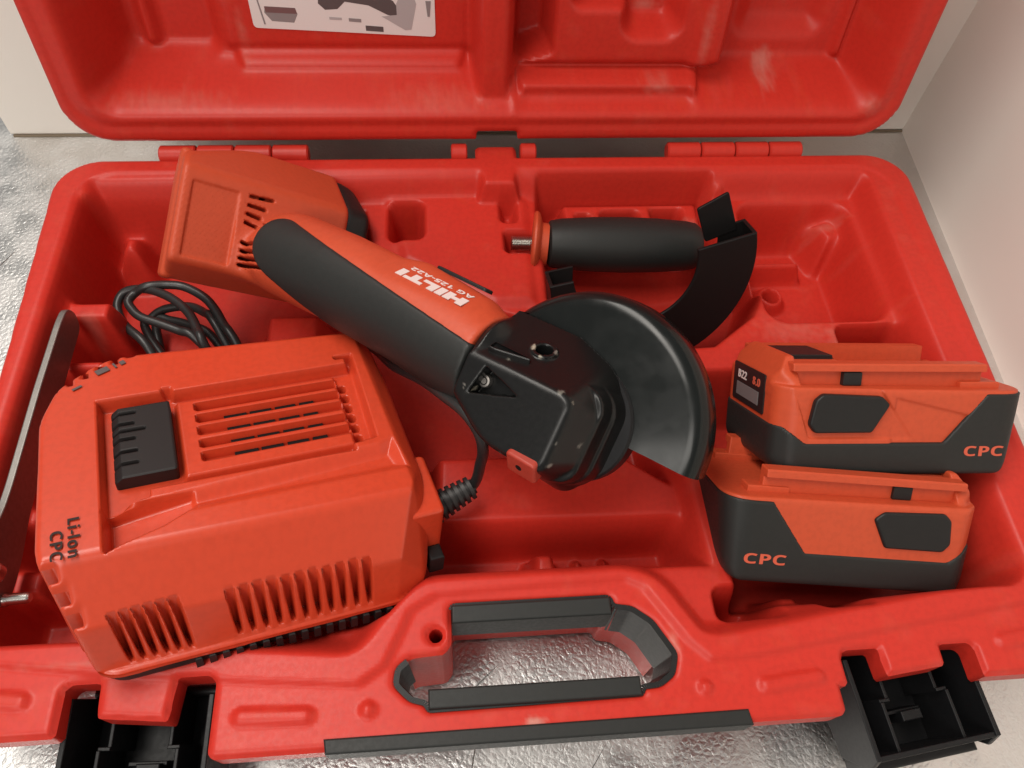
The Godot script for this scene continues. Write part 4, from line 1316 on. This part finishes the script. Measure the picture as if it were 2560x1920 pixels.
# ---------------------------------------------------------------- loose accessories
func build_side_handle() -> void:
	var a := Vector3(21, 56, 62)
	var d := (Vector3(137.4, 55, 66.3) - a).normalized()
	var s := d.cross(Vector3.UP).normalized()
	var g := thing("side_handle", "black rubber side handle with orange flange and bare threaded end, behind the disc guard", "side handle", frame(a * MM, s.cross(d), d, s))
	var mb := MB.new()
	lathe(mb, [Vector2(0, 9), Vector2(13, 9), Vector2(15.6, 10.5), Vector2(17.0, 18), Vector2(18.4, 40), Vector2(18.8, 62), Vector2(18.2, 84), Vector2(16.8, 104), Vector2(15.6, 110), Vector2(13.0, 113.5), Vector2(7, 115), Vector2(0, 115)], 40)
	part("grip", mb.mesh(MM), M.rubber, g)
	mb = MB.new()
	lathe(mb, [Vector2(0, -2), Vector2(14, -2), Vector2(20.4, -1.6), Vector2(21.6, -0.6), Vector2(21.8, 0.6), Vector2(20.6, 2.2), Vector2(17.0, 3.6), Vector2(14.5, 4.4), Vector2(14.2, 9.2), Vector2(0, 9.2)], 40)
	part("flange", mb.mesh(MM), M.orange, g, Transform3D(Basis(Vector3(0, 0, 1), 0.0) * Basis(Vector3(1, 0, 0), 0.10), Vector3.ZERO))
	mb = MB.new()
	var prof := [Vector2(0, -16)]
	for i in 12:
		prof.append(Vector2(4.4, -15.6 + i * 1.2))
		prof.append(Vector2(5.0, -15.0 + i * 1.2))
	prof.append(Vector2(5.0, 0))
	lathe(mb, prof, 20, 0, 360, 0.95)
	part("threaded_stud", mb.mesh(MM), M.bright, g)

func build_spare_guard() -> void:
	var P0 := Vector3(76.5, 90.0, 115.0)
	var m := Vector3(0.04, 0.375, 0.927).normalized()
	var x := Vector3(1, 0.06, 0).normalized()
	x = (x - m * x.dot(m)).normalized()
	var g := thing("spare_guard_cover", "loose matt black half ring guard cover standing behind the grinder's disc guard", "guard cover", frame(P0 * MM, x, m, x.cross(m)))
	# crescent: outer edge runs in towards the left end
	var outer := []
	var inner := []
	for i in 49:
		var t := lerpf(-13.0, 172.0, i / 48.0)
		var r := 76.0 - 22.0 * smoothstep(105.0, 172.0, t)
		outer.append(Vector2(cos(deg_to_rad(t)), sin(deg_to_rad(t))) * r)
		inner.append(Vector2(cos(deg_to_rad(t)), sin(deg_to_rad(t))) * 39.0)
	var edge := []
	for p in outer: edge.append(p * ((p.length() - 2.2) / p.length()))
	var rim := []
	for p in outer: rim.append(p * ((p.length() - 18.0) / p.length()))
	inner.reverse()
	edge.reverse()
	rim.reverse()
	var mb := MB.new()
	prism(mb, PackedVector2Array(outer + inner), -2.2, 0.0, 0.9, 0.3)
	part("shield", mb.mesh(MM), M.cover, g)
	mb = MB.new()
	prism(mb, PackedVector2Array(outer + edge), -19.0, -2.1, 0.2, 0.4)
	part("outer_wall", mb.mesh(MM), M.cover, g)
	mb = MB.new()
	prism(mb, PackedVector2Array(outer + rim), -21.0, -19.1, 0.3, 0.3)
	part("rear_lip", mb.mesh(MM), M.cover, g)
	mb = MB.new()
	prism(mb, rounded([Vector2(-12, -12), Vector2(9, -15), Vector2(9, 12), Vector2(-12, 12)], 1.5), -20.5, -18.3, 0.6, 0.4)
	var a0 := deg_to_rad(-19.0)
	part("clip_tab", mb.mesh(MM), M.cover, g, Transform3D(Basis(Vector3.UP, -a0), Vector3(cos(a0), 0, sin(a0)) * 60.0 * MM))

func build_wrench() -> void:
	var g := thing("pin_wrench", "worn grey steel pin wrench standing on edge along the left rim", "wrench", frame(Vector3(-264.0, 52, 118) * MM, Vector3(0, 1, 0), Vector3(-1, 0, 0.04), Vector3(0, 0, 1)))
	# outline in (height, length), 4 mm thick
	var mb := MB.new()
	prism(mb, rounded([Vector2(2, 4), Vector2(12, 0), Vector2(21, 4), Vector2(23, 16), Vector2(24, 60), Vector2(23, 120), Vector2(24, 134), Vector2(29, 150), Vector2(30, 168), Vector2(24, 178), Vector2(6, 178), Vector2(-4, 168), Vector2(-4, 148), Vector2(0, 128), Vector2(2, 60)], 7.0), -2.0, 2.0, 0.8, 0.8)
	part("handle_bar", mb.mesh(MM), M.steel, g)
	for q in [[22.0, 164.0, 6.0], [2.0, 171.0, 3.6]]:
		mb = MB.new()
		var r: float = q[2]
		lathe(mb, [Vector2(0, -14), Vector2(r * 0.6, -14), Vector2(r * 0.78, -13), Vector2(r * 0.8, -4), Vector2(r, -3), Vector2(r, 3), Vector2(r * 0.8, 4.5), Vector2(0, 5)], 24)
		var turn := Basis(Vector3.BACK, PI * 0.5) if r > 5.0 else Basis()
		part("pin", mb.mesh(MM), M.bright, g, Transform3D(turn, Vector3(q[0], -3.0 if r > 5.0 else 0.0, q[1]) * MM))
